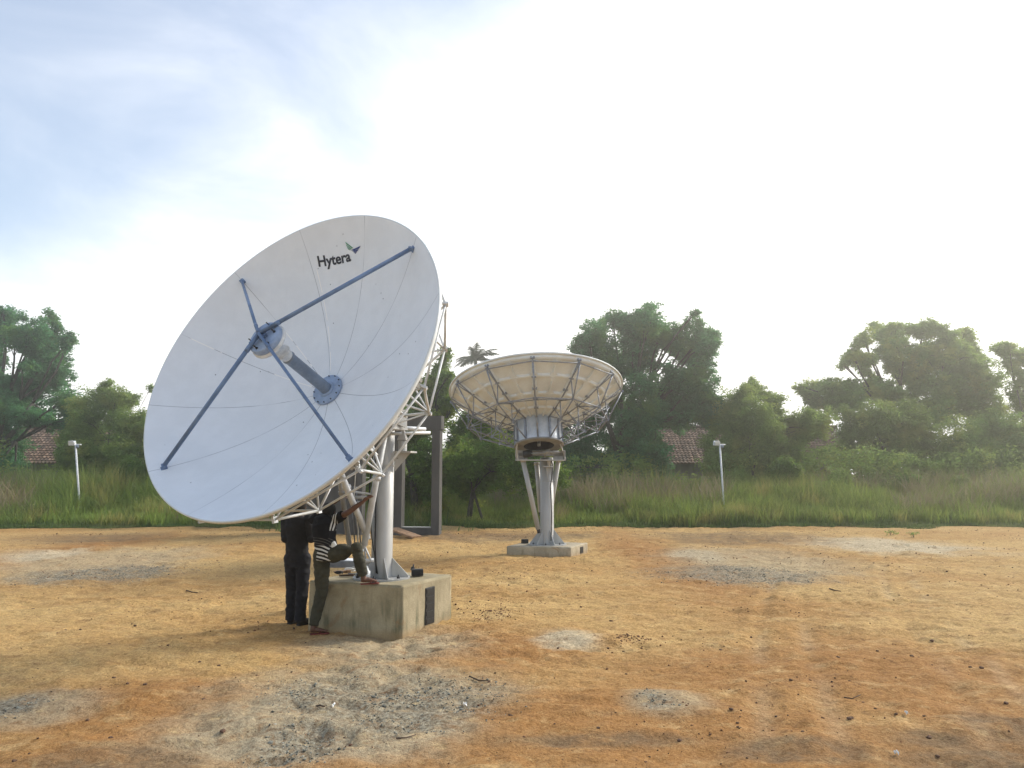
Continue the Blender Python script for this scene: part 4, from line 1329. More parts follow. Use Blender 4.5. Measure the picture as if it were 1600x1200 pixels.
def fused(mb, name, mat, parent, voxel=0.010, smooth=3, wrinkle=0.0, seed=0):
    tmp = mb.build("tmp_fuse", mat, parent)
    md = tmp.modifiers.new("r", "REMESH"); md.mode = "VOXEL"; md.voxel_size = voxel; md.use_smooth_shade = True
    sm = tmp.modifiers.new("s", "SMOOTH"); sm.iterations = smooth; sm.factor = 0.5
    dg = bpy.context.evaluated_depsgraph_get()
    me = bpy.data.meshes.new_from_object(tmp.evaluated_get(dg))
    bpy.data.objects.remove(tmp)
    me.name = name
    if wrinkle:
        from mathutils import noise
        nn = [v.normal.copy() for v in me.vertices]
        for v, nv in zip(me.vertices, nn):
            q = Vector((v.co.x * 7 + seed, v.co.y * 7, v.co.z * 13))
            r = 1 - abs(noise.noise(q)) * 2
            v.co += nv * (r * wrinkle + noise.noise(q * 2.3) * wrinkle * 0.5)
    me.materials.clear(); me.materials.append(mat)
    me.polygons.foreach_set("use_smooth", [True] * len(me.polygons))
    o = bpy.data.objects.new(name, me); COL.objects.link(o)
    o.parent = parent; ORG[o.name] = ORG[parent.name]
    return o

def head(mb, c, face, up, r=0.098):
    """skull, jaw, nose, ears; face = direction the person looks"""
    f = face.normalized(); u = (up - f * up.dot(f)).normalized(); s = f.cross(u)
    rot = Matrix((s, f, u)).transposed()
    ball(mb, c + u * 0.012, r, (0.80, 0.98, 1.05), rot)
    ball(mb, c + f * 0.025 - u * 0.055, r * 0.72, (0.78, 0.95, 1.0), rot)
    ball(mb, c + f * 0.098 - u * 0.012, 0.016, (0.8, 1.2, 1.6), rot)        # nose
    ball(mb, c + f * 0.088 - u * 0.052, 0.018, (1.5, .7, .7), rot)          # lips
    ball(mb, c + f * 0.084 + u * 0.028, 0.02, (2.6, .6, .6), rot)           # brow
    for k in (-1, 1):
        ball(mb, c + s * k * 0.082 - u * 0.005, 0.028, (0.45, 0.7, 1.15), rot)
    return s, f, u

def hand(mb, wr, d, palm_n, curl=0.5, thumb_side=1):
    d = d.normalized(); n = (palm_n - d * palm_n.dot(d)).normalized(); s = d.cross(n)
    loft(mb, [(wr, 0.026, 0.019), (wr + d * 0.04, 0.036, 0.016), (wr + d * 0.085, 0.040, 0.014), (wr + d * 0.095, 0.036, 0.011)], s, 12)
    for i, (off, L) in enumerate(((-0.030, 0.062), (-0.010, 0.076), (0.010, 0.080), (0.029, 0.070))):
        p = wr + d * 0.088 + s * off
        dd = (d + s * off * 3).normalized(); P = [p]
        for j, fr in enumerate((0.45, 0.32, 0.23)):
            a = curl * (0.5 + j * 0.6)
            P.append(P[-1] + (dd * math.cos(a) + n * math.sin(a)) * L * fr)
        loft(mb, [(P[0], 0.0095), (P[1], 0.009), (P[2], 0.0085), (P[3], 0.007)], s, 8)
    p = wr + d * 0.025 + s * thumb_side * 0.03
    t1 = p + (d * 0.6 + s * thumb_side * 0.75 + n * 0.25).normalized() * 0.038
    t2 = t1 + (d * 0.9 + s * thumb_side * 0.3 + n * 0.3).normalized() * 0.03
    loft(mb, [(p, 0.013), (t1, 0.011), (t2, 0.009)], s, 8)

def foot_skin(mb, heel, toe, up=Vector((0, 0, 1))):
    d = (toe - heel).normalized(); s = d.cross(up).normalized()
    L = (toe - heel).length
    loft(mb, [(heel + up * 0.045, 0.028, 0.035), (heel + d * L * 0.25 + up * 0.045, 0.033, 0.038), (heel + d * L * 0.55 + up * 0.036, 0.038, 0.026), (heel + d * L * 0.80 + up * 0.024, 0.044, 0.016)], s, 14)
    for i, (off, l) in enumerate(((-0.034, 0.20), (-0.014, 0.18), (0.002, 0.165), (0.017, 0.15), (0.031, 0.13))):
        p = heel + d * L * 0.78 + s * off + up * 0.02
        loft(mb, [(p, 0.012), (p + d * L * l, 0.010 if i else 0.013)], s, 8)

def sole(mb, heel, toe, th, wid, up=Vector((0, 0, 1))):
    d = (toe - heel).normalized(); s = d.cross(up).normalized(); L = (toe - heel).length
    prof = [(-0.02, .55), (0.05, .8), (0.3, .78), (0.5, .8), (0.75, 1.0), (0.93, .85), (1.04, .45)]
    vs = []
    for t_, w_ in prof:
        for k in (-1, 1):
            for z in (0, th): vs.append(heel + d * L * t_ + s * k * w_ * wid + up * z)
    fs = []
    for i in range(len(prof) - 1):
        o = 4 * i
        fs += [(o, o + 4, o + 6, o + 2), (o + 1, o + 3, o + 7, o + 5), (o, o + 1, o + 5, o + 4), (o + 2, o + 6, o + 7, o + 3)]
    fs += [(0, 2, 3, 1), (len(vs) - 4, len(vs) - 3, len(vs) - 1, len(vs) - 2)]
    mb._add(vs, fs, 0, False)

def sandal(parent, heel, toe, name="sandal"):
    up = Vector((0, 0, 1)); d = (toe - heel).normalized(); s = d.cross(up).normalized(); L = (toe - heel).length
    mb = MB(); sole(mb, heel, toe, 0.016, 0.048)
    for k in (-1, 1):
        mb.tube([heel + d * L * 0.48 + s * k * 0.044 + up * 0.012, heel + d * L * 0.60 + s * k * 0.035 + up * 0.05, heel + d * L * 0.80 + s * k * 0.004 + up * 0.045, heel + d * L * 0.84 + up * 0.012], 0.006, 6)
    return mb.build(name, M["sandal"], parent)

def shirt_stripes():
    m, nt, out = new_mat("striped_jersey"); t = NT(nt)
    co = t.n("ShaderNodeTexCoord").outputs["Object"]
    sp = t.n("ShaderNodeSeparateXYZ", {"Vector": co})
    x, y, z = sp.outputs
    zz = t.math("ADD", z, t.math("MULTIPLY", t.noise(co, 2.2, 2), 0.05))
    zz = t.math("ADD", zz, t.math("MULTIPLY", t.math("MULTIPLY", x, x), 1.2))
    w1 = t.math("SINE", t.math("MULTIPLY", zz, 2 * math.pi / 0.050))
    st = t.ss(w1, 0.05, 0.2)
    band = t.math("MULTIPLY", t.ss(z, STR_LO - 0.2, STR_LO - 0.19), t.ss(z, STR_HI, STR_HI + 0.01, 1.0, 0.0))
    thin = t.ss(t.math("SINE", t.math("MULTIPLY", zz, 2 * math.pi / 0.036)), 0.75, 0.85)
    band2 = t.math("MULTIPLY", t.ss(z, STR_HI + 0.01, STR_HI + 0.02), t.ss(z, STR_HI + 0.10, STR_HI + 0.11, 1.0, 0.0))
    sx = t.ss(t.math("SINE", t.math("MULTIPLY", t.math("ADD", x, t.math("MULTIPLY", z, -0.15)), 2 * math.pi / 0.036)), 0.0, 0.15)
    slv = t.math("MULTIPLY", t.ss(x, SLV0, SLV0 + 0.006), t.ss(x, SLV1, SLV1 + 0.006, 1.0, 0.0))
    slv = t.math("MULTIPLY", slv, t.ss(z, 1.37, 1.38))
    c = t.mix(t.math("MULTIPLY", st, band), (0.006, 0.006, 0.009), (0.62, 0.62, 0.60))
    c = t.mix(t.math("MULTIPLY", thin, band2), c, (0.14, 0.13, 0.11))
    c = t.mix(t.math("MULTIPLY", sx, slv), c, (0.62, 0.62, 0.60))
    b = t.n("ShaderNodeBsdfPrincipled", {"Roughness": 0.85, "Specular IOR Level": 0.2}); t.put(b.inputs["Base Color"], c)
    nt.links.new(b.outputs[0], out.inputs[0]); return m

Vz = Vector((0, 0, 1))
# --- man in the striped shirt, one foot up on the plinth, reaching into the mount
sole_l = G(502, 983); sole_l = Vector((sole_l.x, 10.52, gz(sole_l.x, 10.52) + 0.005))
p1_ = empty("person", (sole_l.x, sole_l.y, 0), "man in striped shirt with one sandalled foot up on the block, reaching up", "person")
ORGP = Vector(p1_.location)
hipc = W(511, 866, 10.62)
side = Vector((0.93, -0.36, 0)).normalized()      # his right side, seen on the right
fwd = Vector((0.36, 0.93, 0)).normalized()        # he faces away and slightly right
hl, hr = hipc - side * 0.085, hipc + side * 0.09
heel1 = sole_l + Vector((-0.03, 0.0, 0.018)); toe1 = heel1 + Vector((0.225, 0.07, 0))
ank1 = heel1 + Vector((0.035, 0.0, 0.085)); kn1 = W(503, 923, 10.62)
heel2 = W(564, 911, 10.42); heel2.z = 0.700; toe2 = Vector((heel2.x + 0.215, heel2.y + 0.085, 0.702))
ank2 = heel2 + Vector((0.03, 0.0, 0.085)); kn2 = W(557, 857, 10.36)
waist = W(508, 846, 10.64); chest = W(506, 824, 10.70); shc = W(507, 812, 10.76); neck = W(512, 806, 10.80); hd = W(515, 800, 10.84)
shr, shl = shc + side * 0.165, shc - side * 0.165
elr = W(545, 800, 10.58); wrr = W(567, 784, 10.60)
ell_, wrl = W(505, 794, 10.98), W(526, 783, 10.95)
mb = MB()
loft(mb, [(hipc - Vz * .06, .13, .10), (hipc, .155, .115), (waist, .13, .10), (chest, .16, .115), (shc, .15, .09), (shc + (neck - shc) * .9, .06, .055)], side)
loft(mb, [(neck - Vz * .03, .055), (hd - Vz * .04, .052)], side)
for (h, kn, an) in ((hl, kn1, ank1), (hr, kn2, ank2)):
    loft(mb, [(h, .09), (h + (kn - h) * .5, .072), (kn, .055), (kn + (an - kn) * .35, .053), (an, .034)], side)
    ball(mb, kn, .056); ball(mb, h, .092)
for (s_, e, w_) in ((shr, elr, wrr), (shl, ell_, wrl)):
    loft(mb, [(s_, .054), (s_ + (e - s_) * .4, .048), (e, .039), (e + (w_ - e) * .3, .038), (w_, .026)], Vz)
    ball(mb, s_, .057); ball(mb, e, .040)
hand(mb, wrr, (wrr - elr) + Vector((.02, .02, .04)), Vector((0.2, -.5, -1)), 0.5, -1)
hand(mb, wrl, (wrl - ell_), Vector((0.2, .3, -1)), 0.5, 1)
foot_skin(mb, heel1, toe1); foot_skin(mb, heel2, toe2)
loft(mb, [(ank1, .036), (heel1 + Vz * .04 + Vector((.03, 0, 0)), .036)], side); loft(mb, [(ank2, .036), (heel2 + Vz * .04 + Vector((.03, 0, 0)), .036)], side)
look = (wrr - hd); look = Vector((0.45, 0.85, 0.15))
head(mb, hd, look, Vz)
fused(mb, "body", M["skin"], p1_, 0.0075, 2)
mb = MB()
f_ = look.normalized(); u_ = (Vz - f_ * Vz.dot(f_)).normalized(); s_ = f_.cross(u_); rot = Matrix((s_, f_, u_)).transposed()
ball(mb, hd + u_ * 0.022 - f_ * 0.016, 0.112, (0.84, 0.96, 1.03), rot); ball(mb, hd - f_ * 0.035 - u_ * 0.045, 0.075, (0.95, .8, .9), rot)
fused(mb, "hair", M["hair"], p1_, 0.010, 2, 0.006, 3)
STR_LO, STR_HI = 1.00, W(505, 852, 10.64).z
SLV0, SLV1 = (W(519, 818, 10.72).x - ORGP.x), (W(529, 818, 10.72).x - ORGP.x)
M["striped"] = shirt_stripes()
mb = MB()
loft(mb, [(hipc - Vz * .075 , .168, .135), (hipc + Vz * .02, .168, .130), (waist, .155, .118), (chest, .178, .130), (shc, .165, .100), (shc + (neck - shc) * .75, .075, .065)], side)
for (a_, e) in ((shr, elr), (shl, ell_)):
    loft(mb, [(a_ - (e - a_) * .2, .068), (a_ + (e - a_) * .5, .066), (a_ + (e - a_) * .62, .064)], Vz); ball(mb, a_, .068)
fused(mb, "striped_shirt", M["striped"], p1_, 0.009, 3, 0.006, 5)
mb = MB()
loft(mb, [(hipc - Vz * .10, .14, .115), (hipc - Vz * .03, .165, .128), (hipc + Vz * .04, .158, .122)], side)
for (h, kn, an) in ((hl, kn1, ank1), (hr, kn2, ank2)):
    loft(mb, [(h, .112), (h + (kn - h) * .5, .100), (kn, .080), (kn + (an - kn) * .5, .072), (an + (kn - an) * .04, .060)], side)
    ball(mb, kn, .076); ball(mb, h, .112)
fused(mb, "trousers", M["trouser_olive"], p1_, 0.009, 3, 0.009, 7)
mb = MB()
ct = W(523, 858, 10.50)
loft(mb, [(ct + Vector((-.10, 0.08, -.02)), .03, .02), (ct + Vector((-.02, .02, .03)), .07, .03), (ct + Vector((.07, 0, -.03)), .03, .02)], Vz)
fused(mb, "tucked_cloth", M["paper"], p1_, 0.009, 2, 0.01, 2)
sandal(p1_, heel1 - Vz * .018, toe1 - Vz * .018); sandal(p1_, heel2 - Vz * .018, toe2 - Vz * .018)

# --- man in black standing with his back to the camera
fl = Vector((-3.155, 11.28, 0)); fr2 = Vector((-2.985, 11.12, 0))
for f in (fl, fr2): f.z = gz(f.x, f.y)
p2_ = empty("person", ((fl.x + fr2.x) / 2, 11.2, 0), "man in black shirt and dark trousers standing with his back turned beside the concrete block", "person")
side = Vector((0.985, -0.17, 0)).normalized(); fwd = Vector((0.17, 0.985, 0))
hipc = W(465, 872, 11.2); waist = W(464, 850, 11.2); chest = W(463, 824, 11.22); shc = W(464, 812, 11.24); neck = W(467, 803, 11.28); hd = W(469, 792, 11.32)
hl, hr = hipc - side * 0.085, hipc + side * 0.085
shl, shr = shc - side * 0.17, shc + side * 0.17
ell_, elr = W(446, 842, 11.18), W(487, 842, 11.16)
wrl, wrr = W(454, 840, 11.44), W(481, 838, 11.42)
mb = MB()
loft(mb, [(hipc - Vz * .06, .14, .10), (hipc, .155, .11), (waist, .135, .10), (chest, .16, .115), (shc, .15, .09), (neck, .06, .055)], side)
loft(mb, [(neck - Vz * .03, .055), (hd - Vz * .04, .052)], side)
ksp = []
for (h, ft, kx) in ((hl, fl, -1), (hr, fr2, 1)):
    an = ft + Vz * .09; kn = (h + an) / 2 + fwd * 0.025
    ksp.append((h, kn, an))
    loft(mb, [(h, .09), (h + (kn - h) * .5, .074), (kn, .056), (kn + (an - kn) * .35, .055), (an, .036)], side); ball(mb, h, .092)
    foot_skin(mb, ft + Vz * .018 - fwd * .04, ft + Vz * .018 + Vector((0.09 + kx * .05, 0.17, 0)))
    loft(mb, [(an, .036), (ft + Vz * .05, .036)], side)
for (s_, e, w_) in ((shr, elr, wrr), (shl, ell_, wrl)):
    loft(mb, [(s_, .056), (s_ + (e - s_) * .4, .05), (e, .041), (e + (w_ - e) * .3, .040), (w_, .027)], fwd); ball(mb, s_, .058); ball(mb, e, .042)
hand(mb, wrr, (wrr - elr) + Vector((-.05, 0, .03)), Vector((-1, 0, .3)), 0.7, 1); hand(mb, wrl, (wrl - ell_) + Vector((.05, 0, .03)), Vector((1, 0, .3)), 0.7, -1)
look = Vector((0.25, 0.95, -0.15)); head(mb, hd, look, Vz)
fused(mb, "body", M["skin"], p2_, 0.0075, 2)
mb = MB(); f_ = look.normalized(); u_ = (Vz - f_ * Vz.dot(f_)).normalized(); s_ = f_.cross(u_); rot = Matrix((s_, f_, u_)).transposed()
ball(mb, hd + u_ * 0.022 - f_ * 0.016, 0.110, (0.84, 0.96, 1.03), rot); ball(mb, hd - f_ * 0.035 - u_ * 0.045, 0.072, (0.95, .8, .9), rot)
fused(mb, "hair", M["hair"], p2_, 0.010, 2, 0.006, 9)
mb = MB()
loft(mb, [(hipc - Vz * .05, .165, .125), (waist, .160, .122), (chest, .185, .132), (shc, .178, .105), (shc + (neck - shc) * .7, .08, .068)], side)
for (a_, e, w_) in ((shr, elr, wrr), (shl, ell_, wrl)):
    loft(mb, [(a_, .072), (a_ + (e - a_) * .5, .066), (e, .058), (e + (w_ - e) * .85, .044)], fwd); ball(mb, a_, .073); ball(mb, e, .058)
loft(mb, [(shc + (neck - shc) * .5, .075, .07), (neck + Vz * .02, .066, .064)], side)
fused(mb, "shirt", M["shirt_black"], p2_, 0.009, 3, 0.007, 11)
mb = MB()
loft(mb, [(hipc - Vz * .12, .145, .115), (hipc - Vz * .03, .160, .122), (hipc + Vz * .05, .155, .118)], side)
for h, kn, an in ksp:
    loft(mb, [(h, .106), (h + (kn - h) * .5, .094), (kn, .082), (kn + (an - kn) * .5, .076), (an - Vz * .035, .074)], side); ball(mb, h, .108)
fused(mb, "trousers", M["trouser_navy"], p2_, 0.009, 3, 0.010, 13)
for ft, kx in ((fl, -1), (fr2, 1)):
    a_ = ft - fwd * .05; b_ = ft + Vector((0.09 + kx * .05, 0.19, 0)); d = (b_ - a_).normalized()
    mb = MB(); sole(mb, a_, b_, 0.022, 0.05)
    loft(mb, [(a_ + Vz * .05, .036, .04), (a_ + d * .08 + Vz * .06, .043, .05), (a_ + d * .17 + Vz * .045, .046, .035), (b_ + Vz * .03 - d * .015, .036, .02)], d.cross(Vz))
    mb.build("shoe", M["shoe"], p2_)

# ------------------------------------------------------------------ trees
def leaf_cloud(cent, rad, per, lsize, tone_c, flat=0.0, droop=0.25):
    """many small bent leaves round clump centres"""
    n = len(cent)
    C = np.repeat(cent, per, 0); Rr = np.repeat(rad, per)
    N = len(C)
    d = rng.normal(size=(N, 3)); d /= np.linalg.norm(d, axis=1)[:, None]
    r = Rr * rng.random(N) ** 0.45
    P = C + d * r[:, None] * np.array([1, 1, 0.72])
    a = rng.normal(size=(N, 3)); a[:, 2] *= 0.5; a[:, 2] -= droop; a /= np.linalg.norm(a, axis=1)[:, None]
    nrm = d * 0.6 + rng.normal(size=(N, 3)) * 0.55; nrm[:, 2] += 0.45
    s = np.cross(a, nrm); s /= np.linalg.norm(s, axis=1)[:, None] + 1e-9
    L = lsize * rng.uniform(0.6, 1.35, N); Wd = L * rng.uniform(0.36, 0.6, N)
    up = np.cross(s, a)
    v0 = P; v1 = P + a * (L * .5)[:, None] + s * (Wd * .5)[:, None] + up * (L * .07)[:, None]
    v2 = P + a * L[:, None] - up * (L * .08)[:, None]; v3 = P + a * (L * .5)[:, None] - s * (Wd * .5)[:, None] + up * (L * .07)[:, None]
    V = np.stack([v0, v1, v2, v3], 1).reshape(-1, 3)
    tn = np.clip(np.repeat(tone_c, per) + rng.normal(0, 0.16, N), 0, 1)
    return V, np.repeat(tn, 4)

def make_tree(name, label, cat, lobes, Y0, mat, group=None, leaf=0.17, dens=1.0, seed=1, spread=1.6, trunk_px=None, trunk_r=0.22, stems=1, twigs=()):
    """lobes (px, py, r px) measured on the crown; each becomes a ball of leaf clumps at its own depth"""
    r_ = np.random.default_rng(seed)
    cents, rads = [], []
    L3 = []
    for (px, py, rp) in lobes:
        rp = rp * 1.12
        dy = r_.uniform(-spread, spread)
        c = W(px, py, Y0 + dy); L3.append((np.array(c), rp / F_PX * (Y0 + dy)))
    back = [(c + np.array([r_.uniform(-.5, .5), r_.uniform(1.2, 2.4) * spread * .8, r_.uniform(-1.0, -.1)]), r * 0.75) for c, r in L3 if r > 0.7 and r_.random() < 0.35]
    allL = L3 + back
    for c, r in allL:
        n = int(max(6, 44 * dens * (r / 1.0) ** 2.0))
        d = r_.normal(size=(n, 3)); d /= np.linalg.norm(d, axis=1)[:, None]
        q = c + d * (r * r_.random(n) ** 0.5 * 0.88)[:, None]
        cents.append(q); rads.append(r_.uniform(0.20, 0.40, n) * (0.7 + 0.3 * min(r, 1.4)))
    cents = np.concatenate(cents); rads = np.concatenate(rads)
    # filler clumps strung between neighbouring lobes so that the crown closes up
    fc, fr__ = [], []
    for i, (c, r) in enumerate(L3):
        near_ = sorted(range(len(L3)), key=lambda j: np.linalg.norm(L3[j][0][[0, 2]] - c[[0, 2]]))[1:5]
        for j in near_:
            c2, r2 = L3[j]
            if np.linalg.norm((c2 - c)[[0, 2]]) < (r + r2) * 1.25:
                for q in range(int(16 * dens * min(r, r2) + 2)):
                    fc.append(c + (c2 - c) * r_.uniform(.25, .75) + r_.normal(0, .22 * min(r, r2), 3)); fr__.append(r_.uniform(.22, .42))
    if fc: cents = np.concatenate([cents, np.array(fc)]); rads = np.concatenate([rads, np.array(fr__)])
    k = cents[:, 2] > 0.3; cents, rads = cents[k], rads[k]
    tone = np.clip(r_.normal(0.45, 0.26, len(cents)) , 0, 1)
    V, tn = leaf_cloud(cents, rads, 46, leaf, tone)
    allc = np.array([c for c, r in L3]); 
    tx = trunk_px if trunk_px is not None else float(np.mean([l[0] for l in lobes]))
    base = G(tx, 760); base = Vector((W(tx, 745, Y0).x, Y0, 0))
    root = empty(name, base, label, cat, group)
    mb = MB()
    topz = float(np.percentile(allc[:, 2], 25))
    for s in range(stems):
        b0 = base + Vector((r_.uniform(-.5, .5) * (stems > 1), r_.uniform(-.5, .5) * (stems > 1), -0.1))
        fork = Vector((base.x + r_.uniform(-.4, .4), base.y, topz * 0.55 + 0.3))
        mid = (b0 + fork) / 2 + Vector((r_.uniform(-.25, .25), 0, 0))
        rt = trunk_r / math.sqrt(stems)
        mb.tube([b0, mid, fork], [rt, rt * .85, rt * .7], 9)
        mine = [(Vector(c), r) for i, (c, r) in enumerate(L3) if i % stems == s]
        mine.sort(key=lambda q: math.atan2(q[0].z - fork.z, q[0].x - fork.x))
        ng = max(1, len(mine) // 5)
        for gi in range(ng):
            grp = mine[gi * len(mine) // ng:(gi + 1) * len(mine) // ng]
            if not grp: continue
            cen = sum((q[0] for q in grp), Vector()) / len(grp)
            node = fork.lerp(cen, 0.6) + Vector((r_.uniform(-.3, .3), r_.uniform(-.3, .3), r_.uniform(0, .4)))
            m0 = fork.lerp(node, .5) + Vector((r_.uniform(-.35, .35), r_.uniform(-.3, .3), r_.uniform(-.1, .3)))
            rb = rt * .55
            mb.tube([fork, m0, node], [rb, rb * .75, rb * .5], 7)
            for e, r in grp:
                L = (e - node).length
                m2 = node.lerp(e, 0.55) + Vector((r_.uniform(-.2, .2), r_.uniform(-.2, .2), L * r_.uniform(-.05, .15)))
                mb.tube([node, m2, e], [rb * .42, rb * .28, rb * .15], 6)
                for j in range(5):
                    dd = Vector(r_.normal(size=3)).normalized() * r * r_.uniform(.6, 1.0)
                    mb.tube([m2.lerp(e, r_.random()), e + dd * .5 + Vector((0, 0, .05)), e + dd], [rb * .16, rb * .10, rb * .04], 5)
    mb.build("trunk", M["bark"], root)
    f = np.arange(len(V)).reshape(-1, 4)
    array_mesh("crown", V, f, mat, root, tn)
    return root

BIG = [(925, 520, 24), (908, 538, 16), (958, 502, 20), (985, 500, 20), (1018, 500, 27), (1012, 484, 12), (1060, 522, 24), (1086, 490, 7), (1095, 514, 14), (1110, 540, 16), (1118, 526, 9), (900, 548, 14),
       (940, 548, 28), (990, 535, 26), (1030, 530, 24), (1075, 560, 26), (1090, 600, 34), (1045, 618, 32), (985, 580, 22), (930, 590, 26), (1010, 600, 24), (950, 625, 34), (1000, 655, 36), (1110, 625, 22),
       (920, 672, 34), (975, 700, 40), (1065, 650, 24), (1118, 660, 22), (1025, 700, 30), (900, 715, 28), (1000, 735, 30), (1100, 575, 16), (930, 745, 28), (1008, 565, 16), (1020, 640, 24), (960, 575, 20), (1055, 590, 18), (1040, 652, 20), (1075, 645, 20), (1042, 575, 9), (970, 650, 26), (1085, 540, 12), (1052, 545, 10), (1030, 740, 24)]
BUSH = [(1142, 632, 28), (1165, 610, 14), (1176, 596, 8), (1182, 640, 26), (1205, 632, 14), (1218, 622, 10), (1150, 672, 34), (1198, 672, 32), (1238, 672, 24), (1150, 712, 30), (1200, 712, 34), (1245, 705, 22), (1122, 700, 22), (1175, 742, 26), (1230, 740, 26), (1262, 668, 14), (1130, 655, 22), (1215, 658, 22), (1262, 650, 14), (1290, 650, 16), (1280, 680, 18), (1190, 615, 12), (1105, 690, 14), (1110, 730, 22)]
def sh_(l, dx): return [(a + dx, b, c) for a, b, c in l]
make_tree("broadleaf_tree", "tall dark broadleaf tree right behind the far dish", "tree", BIG, 44, M["leaf_dark"], seed=3, leaf=0.16, trunk_px=975, trunk_r=0.32, spread=1.9)
make_tree("bushy_tree", "pale green bushy tree beside the lamp post right of the far dish", "tree", BUSH, 42, M["leaf_bush"], seed=4, leaf=0.13, spread=1.4, trunk_px=1185, trunk_r=0.12, stems=3)
make_tree("broadleaf_tree", "tall dark broadleaf tree cut by the left edge of the photo", "tree", [l for l in sh_(BIG, -1007) if l[0] > -70 and l[:2] != (58, 650)] + [(38, 654, 13), (78, 662, 12)], 44, M["leaf_dark"], seed=5, leaf=0.16, trunk_px=-20, trunk_r=0.32, spread=1.9)
make_tree("bushy_tree", "pale green bushy tree behind the lamp post at the far left", "tree", sh_(BUSH, -1007) + [(236, 606, 6)], 42, M["leaf_bush"], seed=6, leaf=0.13, spread=1.4, trunk_px=178, trunk_r=0.12, stems=3)
RIGHT = [(1350, 526, 15), (1372, 517, 15), (1332, 550, 13), (1316, 570, 9), (1345, 572, 10), (1400, 514, 15), (1440, 515, 18), (1455, 507, 9), (1480, 522, 20), (1508, 522, 14), (1405, 545, 22), (1445, 558, 26), (1492, 560, 30),
         (1535, 590, 34), (1270, 602, 13), (1250, 604, 9), (1303, 605, 18), (1262, 622, 12), (1290, 635, 16), (1360, 590, 8), (1420, 590, 20), (1470, 600, 26), (1500, 620, 34), (1540, 640, 34), (1460, 645, 30), (1335, 622, 22), (1375, 622, 20), (1415, 630, 20), (1395, 575, 14), (1435, 595, 20), (1380, 545, 13), (1330, 600, 14), (1362, 560, 8), (1310, 630, 16), (1390, 605, 14), (1500, 590, 24), (1525, 555, 14), (1350, 610, 12), (1540, 690, 30)]
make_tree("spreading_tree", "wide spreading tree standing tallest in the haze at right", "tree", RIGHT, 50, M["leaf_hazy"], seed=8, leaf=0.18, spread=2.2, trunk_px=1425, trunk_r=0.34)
LOWR = [(1330, 655, 26), (1370, 650, 30), (1415, 655, 32), (1350, 690, 32), (1400, 700, 36), (1450, 700, 34), (1310, 710, 22), (1440, 670, 24), (1380, 735, 28)]
make_tree("round_tree", "lower rounded tree in front of the wide hazy tree", "tree", LOWR, 45, M["leaf_bush"], seed=9, leaf=0.15, spread=1.4, trunk_px=1385, trunk_r=0.2)
FARR = [(1560, 545, 11), (1577, 538, 10), (1592, 552, 12), (1610, 560, 14), (1578, 572, 9), (1600, 590, 14), (1583, 612, 12), (1612, 620, 18), (1570, 555, 7), (1630, 590, 24), (1595, 640, 20), (1640, 640, 30)]
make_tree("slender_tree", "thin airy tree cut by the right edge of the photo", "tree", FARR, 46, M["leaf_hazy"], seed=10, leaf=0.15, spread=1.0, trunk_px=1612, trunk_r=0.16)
LOWR2 = [(1500, 680, 32), (1550, 670, 34), (1600, 680, 38), (1520, 715, 32), (1570, 715, 36), (1625, 715, 36), (1480, 725, 24)]
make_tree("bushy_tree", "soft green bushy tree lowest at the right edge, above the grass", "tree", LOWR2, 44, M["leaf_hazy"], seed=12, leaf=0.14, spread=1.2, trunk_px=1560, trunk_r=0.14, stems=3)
MIDB = [(745, 640, 22), (720, 670, 24), (750, 680, 26), (785, 700, 30), (730, 715, 32), (770, 735, 32), (712, 745, 28), (800, 745, 28), (705, 700, 16), (735, 765, 24), (830, 735, 26), (775, 665, 20), (850, 710, 24), (870, 745, 20)]
make_tree("bushy_tree", "lime green bushy tree between the concrete frame and the far dish", "tree", MIDB, 33.5, M["leaf_lime"], seed=13, leaf=0.14, spread=1.3, trunk_px=745, trunk_r=0.12, stems=3)
LF = [(692, 565, 11), (700, 585, 9), (680, 590, 16), (705, 600, 7), (688, 615, 18), (708, 630, 12), (660, 620, 20), (690, 650, 22), (665, 665, 24), (640, 640, 20), (640, 690, 30), (670, 720, 32), (610, 700, 28), (650, 760, 28), (590, 740, 28), (640, 600, 14), (620, 650, 20), (570, 690, 26), (600, 780, 26), (685, 780, 22), (697, 550, 6)]
make_tree("leafy_tree", "yellow-tinged leafy tree right behind the near dish and the concrete frame", "tree", LF, 35, M["leaf_lime"], seed=14, leaf=0.16, spread=1.5, trunk_px=648, trunk_r=0.2)
BK = [(760, 640, 22), (800, 650, 26), (840, 640, 24), (870, 640, 26), (780, 690, 30), (830, 690, 30), (880, 700, 30), (735, 655, 20), (850, 740, 30), (790, 740, 30), (895, 620, 20), (740, 610, 12)]
make_tree("broadleaf_tree", "dark tree low behind the bowl of the far dish", "tree", BK, 46, M["leaf_dark"], seed=15, leaf=0.16, spread=1.6, trunk_px=815, trunk_r=0.25)
BK2 = [(270, 690, 34), (330, 660, 40), (400, 650, 44), (470, 660, 44), (540, 660, 40), (300, 735, 36), (370, 720, 40), (450, 720, 40), (520, 730, 40)]
make_tree("leafy_tree", "green leafy tree hidden behind the near dish, glimpsed between the frame and the mast", "tree", BK2, 42, M["leaf_bush"], seed=16, leaf=0.17, spread=1.6, trunk_px=410, trunk_r=0.25)

